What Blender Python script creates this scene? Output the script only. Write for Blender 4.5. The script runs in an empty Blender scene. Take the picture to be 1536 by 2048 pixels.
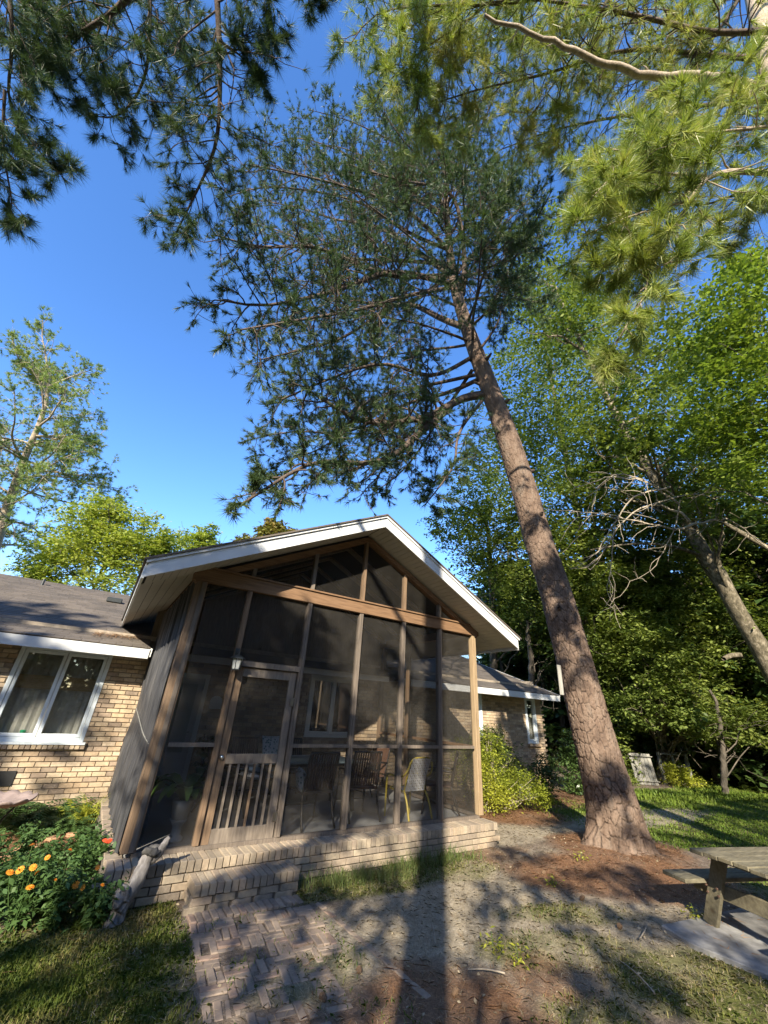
import bpy, math, random
import numpy as np
from mathutils import Vector, Matrix

# ------------------------------------------------------------------ camera, sky, sun
C = bpy.context.scene.collection
scn = bpy.context.scene
FPX = 776.0                                    # focal length in pixels of a 1536 x 2048 frame
CAMZ = 1.92
M = np.array([[0.82632566, 0.29692412, 0.4785624],
              [-0.56017506, 0.34547381, 0.75289558],
              [0.05822208, -0.89021565, 0.45180337]])   # columns: right, down, forward
CAM = np.array([0, 0, CAMZ])
cd = bpy.data.cameras.new("camera"); cam = bpy.data.objects.new("camera", cd); C.objects.link(cam)
cd.sensor_fit = 'VERTICAL'; cd.sensor_height = 36.0; cd.sensor_width = 27.0
cd.lens = FPX / 2048 * 36.0
cd.clip_start = 0.02; cd.clip_end = 2000
R3 = Matrix(((M[0][0], -M[0][1], -M[0][2]), (M[1][0], -M[1][1], -M[1][2]), (M[2][0], -M[2][1], -M[2][2])))
cam.matrix_world = Matrix.Translation((0, 0, CAMZ)) @ R3.to_4x4()
scn.camera = cam

SUN_EL, SUN_AZ = 28.0, 221.5                   # the sun stands behind the camera, a little to the left
sd = np.array([math.sin(math.radians(SUN_AZ)) * math.cos(math.radians(SUN_EL)),
               math.cos(math.radians(SUN_AZ)) * math.cos(math.radians(SUN_EL)),
               math.sin(math.radians(SUN_EL))])
world = bpy.data.worlds.new("World"); scn.world = world; world.use_nodes = True
nt = world.node_tree
bg = nt.nodes["Background"]; bg.inputs[1].default_value = 0.15
sky = nt.nodes.new("ShaderNodeTexSky"); sky.sky_type = 'NISHITA'; sky.sun_disc = False
sky.sun_elevation = math.radians(SUN_EL); sky.sun_rotation = math.radians(SUN_AZ)
sky.altitude = 200; sky.air_density = 1.0; sky.dust_density = 0.35; sky.ozone_density = 2.6
hs = nt.nodes.new("ShaderNodeHueSaturation"); hs.inputs['Saturation'].default_value = 1.22; hs.inputs['Hue'].default_value = .508; hs.inputs['Value'].default_value = 1.15
nt.links.new(sky.outputs[0], hs.inputs['Color']); nt.links.new(hs.outputs[0], bg.inputs[0])
sl = bpy.data.lights.new("sun", 'SUN'); sl.energy = 5.0; sl.angle = math.radians(0.5); sl.color = (1.0, 0.90, 0.74)
so = bpy.data.objects.new("sun", sl); C.objects.link(so)
so.rotation_euler = Vector(-sd).to_track_quat('-Z', 'Y').to_euler()
scn.view_settings.view_transform = 'Standard'; scn.view_settings.look = 'None'
scn.view_settings.gamma = 1.0; scn.view_settings.use_curve_mapping = False
scn.view_settings.exposure = 1.32
try:
    scn.cycles.max_bounces = 8; scn.cycles.transparent_max_bounces = 24
    scn.cycles.diffuse_bounces = 4
except Exception: pass

# ------------------------------------------------------------------ helpers
def ray(u, v): return M @ np.array([u - 768., v - 1024., FPX])
def atz(u, v, z): r = ray(u, v); return CAM + r * (z - CAMZ) / r[2]
def aty(u, v, y): r = ray(u, v); return CAM + r * y / r[1]
def atd(u, v, d): return CAM + ray(u, v) / FPX * d
PB = np.array([8.1, 4.67, 0.0]); PN = np.array([0.5365, 0.8439, 0.0])
def atp(u, v, off=0.0):                         # point in the upright plane through the big pine, pushed back by off metres
    r = ray(u, v); t = (PN @ (PB + PN * off - CAM)) / (PN @ r); return CAM + r * t

def hash2(ix, iy, s):
    h = (ix.astype(np.int64) * 374761393 + iy.astype(np.int64) * 668265263 + s * 1442695041) & 0xffffffff
    h = ((h ^ (h >> 13)) * 1274126177) & 0xffffffff
    return ((h ^ (h >> 16)) & 0xffffff) / float(0xffffff)
def vnoise(x, y, s=0):
    ix, iy = np.floor(x), np.floor(y); fx, fy = x - ix, y - iy
    fx = fx * fx * (3 - 2 * fx); fy = fy * fy * (3 - 2 * fy)
    a, b = hash2(ix, iy, s), hash2(ix + 1, iy, s); c, d = hash2(ix, iy + 1, s), hash2(ix + 1, iy + 1, s)
    return (a * (1 - fx) + b * fx) * (1 - fy) + (c * (1 - fx) + d * fx) * fy
def fbm(x, y, s=0, o=4):
    r = 0; a = .5; t = 0
    for i in range(o):
        r = r + a * vnoise(x * 2 ** i, y * 2 ** i, s + i * 17); t += a; a *= .5
    return r / t

LEAFY = set()
def np_mesh(name, V, F, mats=None, smooth=False, attrs=None):
    V = np.asarray(V, np.float32).reshape(-1, 3); F = np.asarray(F, np.int32); k = F.shape[1]
    me = bpy.data.meshes.new(name); me.vertices.add(len(V)); me.vertices.foreach_set("co", V.ravel())
    me.loops.add(F.size); me.loops.foreach_set("vertex_index", F.ravel())
    me.polygons.add(len(F)); me.polygons.foreach_set("loop_start", np.arange(0, F.size, k, dtype=np.int32))
    if smooth: me.polygons.foreach_set("use_smooth", np.ones(len(F), bool))
    if attrs:
        for n, a in attrs.items():
            a = np.asarray(a, np.float32)
            if a.ndim == 1: at = me.attributes.new(n, 'FLOAT', 'POINT'); at.data.foreach_set("value", a)
            else: at = me.attributes.new(n, 'FLOAT_COLOR', 'POINT'); at.data.foreach_set("color", a.ravel())
    if mats is not None and mats.name in LEAFY:
        q = V; u_ = q[:, 0] * 1.1 + q[:, 2] * .83; w_ = q[:, 1] * 1.1 - q[:, 2] * .61
        tn = .5 + 1.5 * (fbm(u_, w_, 3, 2) - .5) + 1.0 * (vnoise(u_ * 5.3, w_ * 5.3, 8) - .5); a_ = me.attributes.new("tint", 'FLOAT', 'POINT'); a_.data.foreach_set("value", np.clip(tn, 0, 1).astype(np.float32))
    me.update(calc_edges=True)
    if mats is not None: me.materials.append(mats)
    return me
def link(name, me, parent=None, loc=(0, 0, 0)):
    o = bpy.data.objects.new(name, me); C.objects.link(o); o.location = loc
    if parent is not None: o.parent = parent
    return o
def tag(o, label=None, cat=None, group=None, kind=None):
    if label: o['label'] = label
    if cat: o['category'] = cat
    if group: o['group'] = group
    if kind: o['kind'] = kind
    return o
def empty(name, label, cat, group=None, loc=(0, 0, 0), rz=0):
    o = bpy.data.objects.new(name, None); C.objects.link(o); o.location = loc; o.rotation_euler = (0, 0, rz)
    o.empty_display_size = .1
    return tag(o, label, cat, group)

class MB:
    def __init__(s): s.v = []; s.f = []; s.n = 0
    def add(s, V, F):
        s.v.append(np.asarray(V, float).reshape(-1, 3)); s.f += [[i + s.n for i in f] for f in F]; s.n += len(s.v[-1]); return s
    def box(s, c, d, rz=0.0, jit=0):
        x, y, z = np.array(d) / 2
        V = np.array([[-x, -y, -z], [x, -y, -z], [x, y, -z], [-x, y, -z], [-x, -y, z], [x, -y, z], [x, y, z], [-x, y, z]])
        if jit: V = V + np.random.uniform(-jit, jit, V.shape)
        if rz: ca, sa = math.cos(rz), math.sin(rz); V = V @ np.array([[ca, sa, 0], [-sa, ca, 0], [0, 0, 1]])
        return s.add(V + np.array(c), [(0, 3, 2, 1), (4, 5, 6, 7), (0, 1, 5, 4), (1, 2, 6, 5), (2, 3, 7, 6), (3, 0, 4, 7)])
    def bar(s, a, b, w, h, up=(0, 0, 1)):
        a = np.array(a, float); b = np.array(b, float); t = (b - a) / np.linalg.norm(b - a)
        u = np.cross(t, up); u /= np.linalg.norm(u); n = np.cross(u, t)
        q = [(-1, -1), (1, -1), (1, 1), (-1, 1)]
        V = [a + u * w / 2 * i + n * h / 2 * j for i, j in q] + [b + u * w / 2 * i + n * h / 2 * j for i, j in q]
        return s.add(V, [(3, 2, 1, 0), (4, 5, 6, 7), (0, 1, 5, 4), (1, 2, 6, 5), (2, 3, 7, 6), (3, 0, 4, 7)])
    def tube(s, P, R, k=8, cap=True):
        V, F = tube_np(P, R, k, cap); return s.add(V, F)
    def lathe(s, prof, c=(0, 0, 0), k=20):
        V = [(r * math.cos(2 * math.pi * j / k) + c[0], r * math.sin(2 * math.pi * j / k) + c[1], z + c[2]) for r, z in prof for j in range(k)]
        F = [(i * k + j, i * k + (j + 1) % k, (i + 1) * k + (j + 1) % k, (i + 1) * k + j) for i in range(len(prof) - 1) for j in range(k)]
        return s.add(V, F)
    def prism(s, poly, z0, z1):
        n = len(poly); V = [(p[0], p[1], z0) for p in poly] + [(p[0], p[1], z1) for p in poly]
        return s.add(V, [tuple(range(n))[::-1], tuple(range(n, 2 * n))] + [(i, (i + 1) % n, n + (i + 1) % n, n + i) for i in range(n)])
    def mesh(s, name, mat, smooth=False, bev=0):
        me = bpy.data.meshes.new(name); me.from_pydata([tuple(p) for p in np.concatenate(s.v)], [], s.f)
        if bev:
            import bmesh
            bm = bmesh.new(); bm.from_mesh(me); bmesh.ops.bevel(bm, geom=list(bm.edges), offset=bev, segments=1, affect='EDGES'); bm.to_mesh(me); bm.free()
        if smooth: me.polygons.foreach_set("use_smooth", np.ones(len(me.polygons), bool))
        me.materials.append(mat); me.update(); return me
    def obj(s, name, mat, parent=None, smooth=False, bev=0): return link(name, s.mesh(name, mat, smooth, bev), parent)

def tube_np(P, R, k=8, cap=True):
    P = np.asarray(P, float); n = len(P); R = np.broadcast_to(np.asarray(R, float), (n,))
    T = np.gradient(P, axis=0); T /= np.linalg.norm(T, axis=1)[:, None] + 1e-9
    ref = np.array([0, 0, 1.]) if abs(T[0][2]) < .8 else np.array([1., 0, 0])
    U = np.zeros((n, 3)); u = np.cross(T[0], ref)
    for i in range(n):
        u = u - T[i] * (u @ T[i]); u /= np.linalg.norm(u) + 1e-9; U[i] = u
    W = np.cross(T, U); a = np.arange(k) / k * 2 * math.pi
    V = P[:, None] + (U[:, None] * np.cos(a)[None, :, None] + W[:, None] * np.sin(a)[None, :, None]) * R[:, None, None]
    F = [(i * k + j, i * k + (j + 1) % k, (i + 1) * k + (j + 1) % k, (i + 1) * k + j) for i in range(n - 1) for j in range(k)]
    V = V.reshape(-1, 3)
    if cap: F += [tuple(range(k))[::-1], tuple((n - 1) * k + j for j in range(k))]
    return V, F
def tubes_mesh(name, tubes, k, mat, smooth=True):           # many tubes as one numpy mesh
    Vs, Fs, n = [], [], 0; a = np.arange(k) / k * 2 * math.pi; ca, sa = np.cos(a), np.sin(a)
    for P, R in tubes:
        V, _ = tube_np(P, R, k, False) if False else (None, None)
        P = np.asarray(P, float); m = len(P); T = np.gradient(P, axis=0); T /= np.linalg.norm(T, axis=1)[:, None] + 1e-9
        t0 = T.mean(0); ref = np.array([0, 0, 1.]) if abs(t0[2]) < .75 else np.array([1., .2, 0])
        U = np.cross(T, ref); U /= np.linalg.norm(U, axis=1)[:, None] + 1e-9; W = np.cross(T, U)
        V = P[:, None] + (U[:, None] * ca[None, :, None] + W[:, None] * sa[None, :, None]) * np.asarray(R, float)[:, None, None]
        i = np.arange(m - 1)[:, None] * k; j = np.arange(k)[None]; jn = (j + 1) % k
        F = np.stack([i + j, i + jn, i + k + jn, i + k + j], -1).reshape(-1, 4) + n
        Vs.append(V.reshape(-1, 3)); Fs.append(F); n += m * k
    return np_mesh(name, np.concatenate(Vs), np.concatenate(Fs), mat, smooth)
def resample(P, n):
    P = np.asarray(P, float); d = np.r_[0, np.cumsum(np.linalg.norm(np.diff(P, axis=0), axis=1))]; t = np.linspace(0, d[-1], n)
    Q = np.stack([np.interp(t, d, P[:, k]) for k in range(3)], 1)
    for _ in range(2): Q[1:-1] = (Q[:-2] + 2 * Q[1:-1] + Q[2:]) / 4
    return Q

# ------------------------------------------------------------------ materials
def mat(name):
    m = bpy.data.materials.new(name); m.use_nodes = True; t = m.node_tree
    return m, t, t.nodes["Principled BSDF"]
def nd(t, typ, **k):
    n = t.nodes.new(typ)
    for a, b in k.items(): setattr(n, a, b)
    return n
def ramp(t, fac, cols, pos=None):
    r = nd(t, "ShaderNodeValToRGB"); e = r.color_ramp.elements; n = len(cols)
    pos = pos or [i / (n - 1) for i in range(n)]
    while len(e) < n: e.new(.5)
    for i in range(n): e[i].position = pos[i]; e[i].color = (*cols[i], 1)
    t.links.new(fac, r.inputs[0]); return r.outputs[0]
def noise(t, scale, detail=4, vec=None, rough=.55, sx=(1, 1, 1), dist=0):
    n = nd(t, "ShaderNodeTexNoise"); n.inputs['Scale'].default_value = scale; n.inputs['Detail'].default_value = detail
    n.inputs['Roughness'].default_value = rough; n.inputs['Distortion'].default_value = dist
    mp = nd(t, "ShaderNodeMapping"); mp.inputs['Scale'].default_value = sx
    if vec is None: vec = nd(t, "ShaderNodeTexCoord").outputs['Object']
    t.links.new(vec, mp.inputs[0]); t.links.new(mp.outputs[0], n.inputs[0]); return n.outputs[0]
def mixc(t, f, a, b, mode='MIX'):
    n = nd(t, "ShaderNodeMix", data_type='RGBA', blend_type=mode)
    for v, i in ((f, 0), (a, 6), (b, 7)):
        if isinstance(v, (int, float)): n.inputs[i].default_value = v
        elif isinstance(v, tuple): n.inputs[i].default_value = (*v, 1)
        else: t.links.new(v, n.inputs[i])
    return n.outputs[2]
def bump(t, b, h, s=.4, d=.01):
    n = nd(t, "ShaderNodeBump"); n.inputs['Strength'].default_value = s; n.inputs['Distance'].default_value = d
    t.links.new(h, n.inputs['Height']); t.links.new(n.outputs[0], b.inputs['Normal'])
def wpos(t): return nd(t, "ShaderNodeNewGeometry").outputs['Position']
def island(t): return nd(t, "ShaderNodeNewGeometry").outputs['Random Per Island']
def orand(t): return nd(t, "ShaderNodeObjectInfo").outputs['Random']

def wood(name, cols, sx=(18, 18, 1.2), rough=.75, rnd=None):
    m, t, b = mat(name); p = wpos(t)
    n1 = noise(t, 3, 6, p, .6, sx); n2 = noise(t, 1.3, 3, p)
    c = ramp(t, n1, cols, [.25, .5, .78][:len(cols)])
    c = mixc(t, .35, c, ramp(t, n2, [(.55, .55, .55), (1.15, 1.1, 1.05)]), 'MULTIPLY')
    kn = nd(t, "ShaderNodeTexVoronoi"); kn.inputs['Scale'].default_value = 2.3; mp = nd(t, "ShaderNodeMapping")
    t.links.new(p, mp.inputs[0]); t.links.new(mp.outputs[0], kn.inputs[0])
    k = ramp(t, kn.outputs['Distance'], [(.25, .16, .1), (1, 1, 1)], [.03, .09]); c = mixc(t, .8, c, k, 'MULTIPLY')
    if rnd: c = mixc(t, .8, c, ramp(t, rnd(t), [(.7, .7, .7), (1.1, 1.05, 1)]), 'MULTIPLY')
    t.links.new(c, b.inputs['Base Color']); b.inputs['Roughness'].default_value = rough; bump(t, b, n1, .5, .004); return m
def plain(name, col, rough=.6, var=.12, metal=0, sc=6, spec=.5, bmp=.15):
    m, t, b = mat(name); n = noise(t, sc, 5, wpos(t))
    lo = tuple(max(0, c * (1 - var)) for c in col); hi = tuple(min(1, c * (1 + var)) for c in col)
    t.links.new(ramp(t, n, [lo, hi], [.3, .7]), b.inputs['Base Color']); b.inputs['Roughness'].default_value = rough
    b.inputs['Metallic'].default_value = metal; b.inputs['Specular IOR Level'].default_value = spec
    if bmp: bump(t, b, noise(t, sc * 8, 4, wpos(t)), bmp, .003)
    return m
def brickmat(name, rnd, cols):
    m, t, b = mat(name); p = wpos(t)
    c = ramp(t, rnd(t), cols, [i / len(cols) for i in range(len(cols))]); c.node.color_ramp.interpolation = 'CONSTANT'
    n = noise(t, 26, 5, p, .65); n2 = noise(t, 4, 3, p)
    c = mixc(t, .55, c, ramp(t, n, [(.62, .6, .58), (1.22, 1.2, 1.16)], [.3, .7]), 'MULTIPLY')
    c = mixc(t, .5, c, ramp(t, n2, [(.7, .68, .66), (1.1, 1.1, 1.08)], [.35, .65]), 'MULTIPLY')
    t.links.new(c, b.inputs['Base Color']); b.inputs['Roughness'].default_value = .88; bump(t, b, n, .5, .004); return m
TAN = [(.48, .375, .25), (.43, .33, .22), (.50, .40, .28), (.27, .21, .155), (.46, .34, .22), (.40, .30, .20), (.52, .42, .30), (.34, .26, .19), (.46, .36, .245)]
GREY = [(.34, .28, .205), (.30, .25, .185), (.37, .31, .23), (.26, .215, .165), (.37, .295, .21), (.33, .265, .20)]
PINK = [(.27, .21, .165), (.31, .24, .185), (.22, .175, .14), (.33, .26, .20), (.25, .20, .16), (.28, .20, .155)]
m_brick_o = brickmat("tan_brick_each", orand, TAN); m_brick_i = brickmat("tan_brick_joined", island, TAN)
m_ledge = brickmat("porch_ledge_brick", orand, GREY); m_paver = brickmat("worn_path_brick", orand, PINK)
m_mortar = plain("mortar", (.30, .25, .19), .95, .2, sc=14)
m_white = plain("white_trim_paint", (.60, .61, .60), .5, .10, sc=2.5)
m_frame = plain("white_window_vinyl", (.66, .72, .74), .35, .05)
m_soffit = plain("cream_soffit_vinyl", (.46, .44, .38), .55, .06)
m_wgrey = wood("weathered_grey_wood", [(.075, .062, .05), (.15, .122, .096), (.23, .19, .15)], (16, 16, 1))
m_wor = wood("cedar_post_wood", [(.10, .07, .042), (.19, .125, .075), (.27, .185, .11)], (14, 14, 1))
m_worx = wood("cedar_beam_wood", [(.105, .058, .03), (.20, .115, .058), (.27, .165, .09)], (1, 14, 14))
m_wyel = wood("sunlit_cedar_post_wood", [(.20, .14, .08), (.31, .225, .13), (.38, .29, .18)], (14, 14, 1))  # paler than the other cedar, with sunlight put into the tone
m_wplank = wood("grey_picnic_plank", [(.085, .075, .05), (.16, .145, .095), (.24, .22, .15)], (2, 12, 10), rnd=orand)
m_wdoor = wood("grey_door_wood", [(.09, .075, .06), (.17, .14, .11), (.25, .21, .165)], (12, 12, 1.5))
m_gatew = wood("pale_grey_gate_wood", [(.15, .15, .135), (.26, .26, .235), (.36, .36, .33)], (14, 14, 1), rnd=orand)
m_drift = wood("driftwood", [(.07, .065, .06), (.17, .16, .155), (.30, .285, .27)], (10, 10, 2))
m_conc = plain("concrete_floor", (.30, .30, .29), .7, .15, sc=2)
m_slab = plain("pale_concrete_slab", (.25, .245, .235), .85, .45, sc=5)
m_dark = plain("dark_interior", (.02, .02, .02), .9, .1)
m_metal = plain("dark_bronze_metal", (.028, .022, .018), .4, .2, spec=.5)
m_slat = plain("brown_chair_slat", (.06, .035, .025), .5, .2)
m_steel = plain("brushed_steel", (.5, .48, .45), .3, .1, metal=1)
m_blk = plain("black_paint_metal", (.03, .035, .035), .45, .2)
m_yel = plain("yellow_chair_metal", (.46, .36, .05), .4, .1)
m_strap = plain("white_vinyl_strap", (.55, .55, .55), .5, .1)
m_tile = plain("grey_green_table_top", (.20, .26, .27), .35, .1)
m_terra = plain("terracotta_mulch", (.33, .13, .05), .95, .4, sc=20)
m_pot = plain("pale_pot", (.48, .48, .46), .6, .15)

def twosided_leaf(name, cols, trans=.35, rough=.55, rnd=island, spec=.3):
    m, t, b = mat(name); LEAFY.add(m.name); at_ = nd(t, "ShaderNodeAttribute", attribute_name="tint").outputs['Fac']
    mm = nd(t, "ShaderNodeMix", data_type='FLOAT'); mm.inputs[0].default_value = .55; t.links.new(rnd(t), mm.inputs[2]); t.links.new(at_, mm.inputs[3]); c = ramp(t, mm.outputs[0], cols, [.18 + .64 * i / (len(cols) - 1) for i in range(len(cols))])
    t.links.new(c, b.inputs['Base Color']); b.inputs['Roughness'].default_value = rough; b.inputs['Specular IOR Level'].default_value = spec
    tr = nd(t, "ShaderNodeBsdfTranslucent"); mx = nd(t, "ShaderNodeMixShader"); mx.inputs[0].default_value = trans
    c2 = mixc(t, 1.0, c, (1.25, 1.3, .6), 'MULTIPLY'); t.links.new(c2, tr.inputs[0])
    t.links.new(b.outputs[0], mx.inputs[1]); t.links.new(tr.outputs[0], mx.inputs[2])
    t.links.new(mx.outputs[0], t.nodes["Material Output"].inputs[0]); return m
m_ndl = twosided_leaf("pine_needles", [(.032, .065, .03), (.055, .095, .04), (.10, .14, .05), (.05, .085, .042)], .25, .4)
m_ndl2 = twosided_leaf("sunlit_pine_needles", [(.17, .23, .05), (.27, .33, .075), (.38, .41, .12), (.44, .40, .17)], .3, .38)  # sunlit brightness is put into this needle colour
m_ndl3 = twosided_leaf("far_pine_needles", [(.12, .18, .06), (.20, .27, .075), (.29, .34, .09)], .3, .5)
m_lf = twosided_leaf("green_leaves", [(.07, .105, .022), (.12, .165, .035), (.17, .22, .05), (.23, .27, .06)])
m_lfb = twosided_leaf("bright_maple_leaves", [(.11, .165, .028), (.17, .235, .04), (.24, .30, .055)], .4)
m_lfd = twosided_leaf("dark_leaves", [(.03, .06, .018), (.05, .09, .025), (.075, .12, .03)], .2, .4, spec=.5)
m_lfy = twosided_leaf("yellow_green_leaves", [(.18, .24, .045), (.26, .32, .06), (.34, .38, .08), (.38, .40, .10)], .45)
m_lfm = twosided_leaf("bronze_magnolia_leaves", [(.22, .17, .05), (.18, .20, .05), (.32, .24, .08)], .2)
m_lfa = twosided_leaf("azalea_leaves", [(.17, .21, .025), (.28, .31, .035), (.38, .39, .05)], .35)
m_lfp = twosided_leaf("potted_leaves", [(.05, .10, .03), (.09, .17, .04), (.16, .27, .06)], .25, .35, spec=.5)
m_lfz = twosided_leaf("zinnia_leaves", [(.04, .085, .025), (.065, .125, .035), (.10, .17, .05)], .3)
m_grs = twosided_leaf("grass_blades", [(.10, .15, .025), (.16, .20, .04), (.26, .25, .08), (.32, .27, .13)], .3)
m_grs2 = twosided_leaf("green_grass_blades", [(.10, .17, .02), (.15, .22, .03), (.20, .26, .04)], .3)
m_lir = twosided_leaf("liriope_blades", [(.06, .11, .03), (.10, .15, .04), (.16, .18, .06)], .3)
m_straw = twosided_leaf("pine_straw", [(.24, .12, .06), (.33, .18, .085), (.44, .27, .14), (.20, .11, .06)], .1)
m_hay = twosided_leaf("dry_litter", [(.27, .21, .13), (.38, .31, .20), (.46, .38, .26), (.33, .27, .19)], .1)
m_org = twosided_leaf("orange_petals", [(.70, .22, .02), (.80, .30, .03), (.75, .38, .05)], .25)
m_red = twosided_leaf("red_petals", [(.70, .08, .03), (.8, .12, .05)], .25)

def barkmat(name, cols, sc=6, sx=(1, 1, .25), attr=None, b1=.8, bd=.03):
    m, t, b = mat(name); p = wpos(t)
    n = noise(t, sc, 6, p, .65, sx, .4); n2 = noise(t, sc * 4, 4, p, .6, sx)
    c = ramp(t, n, cols, [.28 + .44 * i / (len(cols) - 1) for i in range(len(cols))])
    if attr:
        a = nd(t, "ShaderNodeAttribute", attribute_name=attr).outputs['Fac']; c = mixc(t, a, c, attr_col)
    c = mixc(t, .5, c, ramp(t, n2, [(.6, .58, .56), (1.25, 1.25, 1.25)], [.3, .7]), 'MULTIPLY')
    t.links.new(c, b.inputs['Base Color']); b.inputs['Roughness'].default_value = .92; b.inputs['Specular IOR Level'].default_value = .2
    bump(t, b, n2, b1, bd); return m
attr_col = (.05, .037, .03)
m_bark = barkmat("pine_plate_bark", [(.085, .062, .048), (.145, .10, .073), (.195, .142, .106), (.135, .112, .092)], 5, (1, 1, .4), attr='crack', bd=.012)
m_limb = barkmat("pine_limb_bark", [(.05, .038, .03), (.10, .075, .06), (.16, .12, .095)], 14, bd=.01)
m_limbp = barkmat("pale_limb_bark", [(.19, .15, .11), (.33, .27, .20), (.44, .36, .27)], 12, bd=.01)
m_gbark = barkmat("mottled_grey_bark", [(.04, .035, .025), (.14, .12, .08), (.36, .31, .23)], 9, (1, 1, .6), bd=.02)
m_dbark = barkmat("dark_bark", [(.05, .045, .035), (.11, .095, .075), (.18, .15, .12)], 6)
m_twig = plain("dead_twig_wood", (.33, .28, .21), .85, .3, sc=12)

# screen mesh: woven threads let most light through
def screenmat():
    m, t, b = mat("insect_screen"); b.inputs['Base Color'].default_value = (.10, .095, .085, 1); b.inputs['Roughness'].default_value = .7
    n = noise(t, 3.5, 5, wpos(t), .6); t.links.new(ramp(t, n, [(.02, .018, .015), (.060, .054, .044)], [.3, .7]), b.inputs['Base Color'])
    tr = nd(t, "ShaderNodeBsdfTransparent"); mx = nd(t, "ShaderNodeMixShader"); mx.inputs[0].default_value = .24
    t.links.new(tr.outputs[0], mx.inputs[1]); t.links.new(b.outputs[0], mx.inputs[2]); t.links.new(mx.outputs[0], t.nodes["Material Output"].inputs[0]); return m
m_screen = screenmat()
def glassmat():
    m, t, b = mat("window_glass"); g = nd(t, "ShaderNodeBsdfGlossy"); g.inputs['Roughness'].default_value = .02
    tr = nd(t, "ShaderNodeBsdfTransparent"); tr.inputs[0].default_value = (.93, .94, .93, 1); mx = nd(t, "ShaderNodeMixShader"); mx.inputs[0].default_value = .2
    t.links.new(tr.outputs[0], mx.inputs[1]); t.links.new(g.outputs[0], mx.inputs[2]); t.links.new(mx.outputs[0], t.nodes["Material Output"].inputs[0]); return m
m_glass = glassmat()
def shinglemat():
    m, t, b = mat("asphalt_shingle"); p = wpos(t)
    c = ramp(t, island(t), [(.085, .072, .06), (.11, .094, .077), (.135, .115, .094), (.10, .085, .07)])
    n = noise(t, 60, 3, p); n2 = noise(t, .8, 5, p)
    c = mixc(t, .6, c, ramp(t, n, [(.6, .6, .6), (1.3, 1.3, 1.3)], [.3, .7]), 'MULTIPLY')
    c = mixc(t, .6, c, ramp(t, n2, [(.7, .7, .72), (1.15, 1.1, 1.05)], [.35, .65]), 'MULTIPLY')
    t.links.new(c, b.inputs['Base Color']); b.inputs['Roughness'].default_value = .95; bump(t, b, n, .5, .004); return m
m_shing = shinglemat()
def clothmat():
    m, t, b = mat("charcoal_tarp"); p = wpos(t); n = noise(t, 3, 5, p, .6, (1, 5, .6))
    t.links.new(ramp(t, n, [(.022, .023, .026), (.045, .046, .05), (.085, .082, .08)], [.3, .5, .75]), b.inputs['Base Color']); b.inputs['Roughness'].default_value = .6; bump(t, b, n, .4, .02); return m
m_tarp = clothmat()

# ------------------------------------------------------------------ ground
def ell(x, y, cx, cy, rx, ry, a=0, soft=.35):
    ca, sa = math.cos(a), math.sin(a); X = ((x - cx) * ca + (y - cy) * sa) / rx; Y = (-(x - cx) * sa + (y - cy) * ca) / ry
    return np.clip((1.0 - np.sqrt(X * X + Y * Y)) / soft + .5, 0, 1)
def gz(x, y):
    x = np.asarray(x, float); y = np.asarray(y, float)
    z = .10 * np.exp(-(((x - 7.9) / 1.5) ** 2 + ((y - 4.4) / 1.3) ** 2)) + .035 * (fbm(x * .8, y * .8, 5) - .5) + .012 * (fbm(x * 5, y * 5, 9, 3) - .5)
    z = z + .10 * np.clip((y - 7.2) / 2, 0, 1) * np.clip((12 - np.abs(x)) / 4, 0, 1)
    flat = ell(x, y, 1.95, 4.2, 1.0, 2.0, 0, .3); z = z * (1 - flat) + .0 * flat
    d = np.clip((np.hypot(x, y) - 30) / 40, 0, 1); z = z + 2.0 * d
    return z
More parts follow.
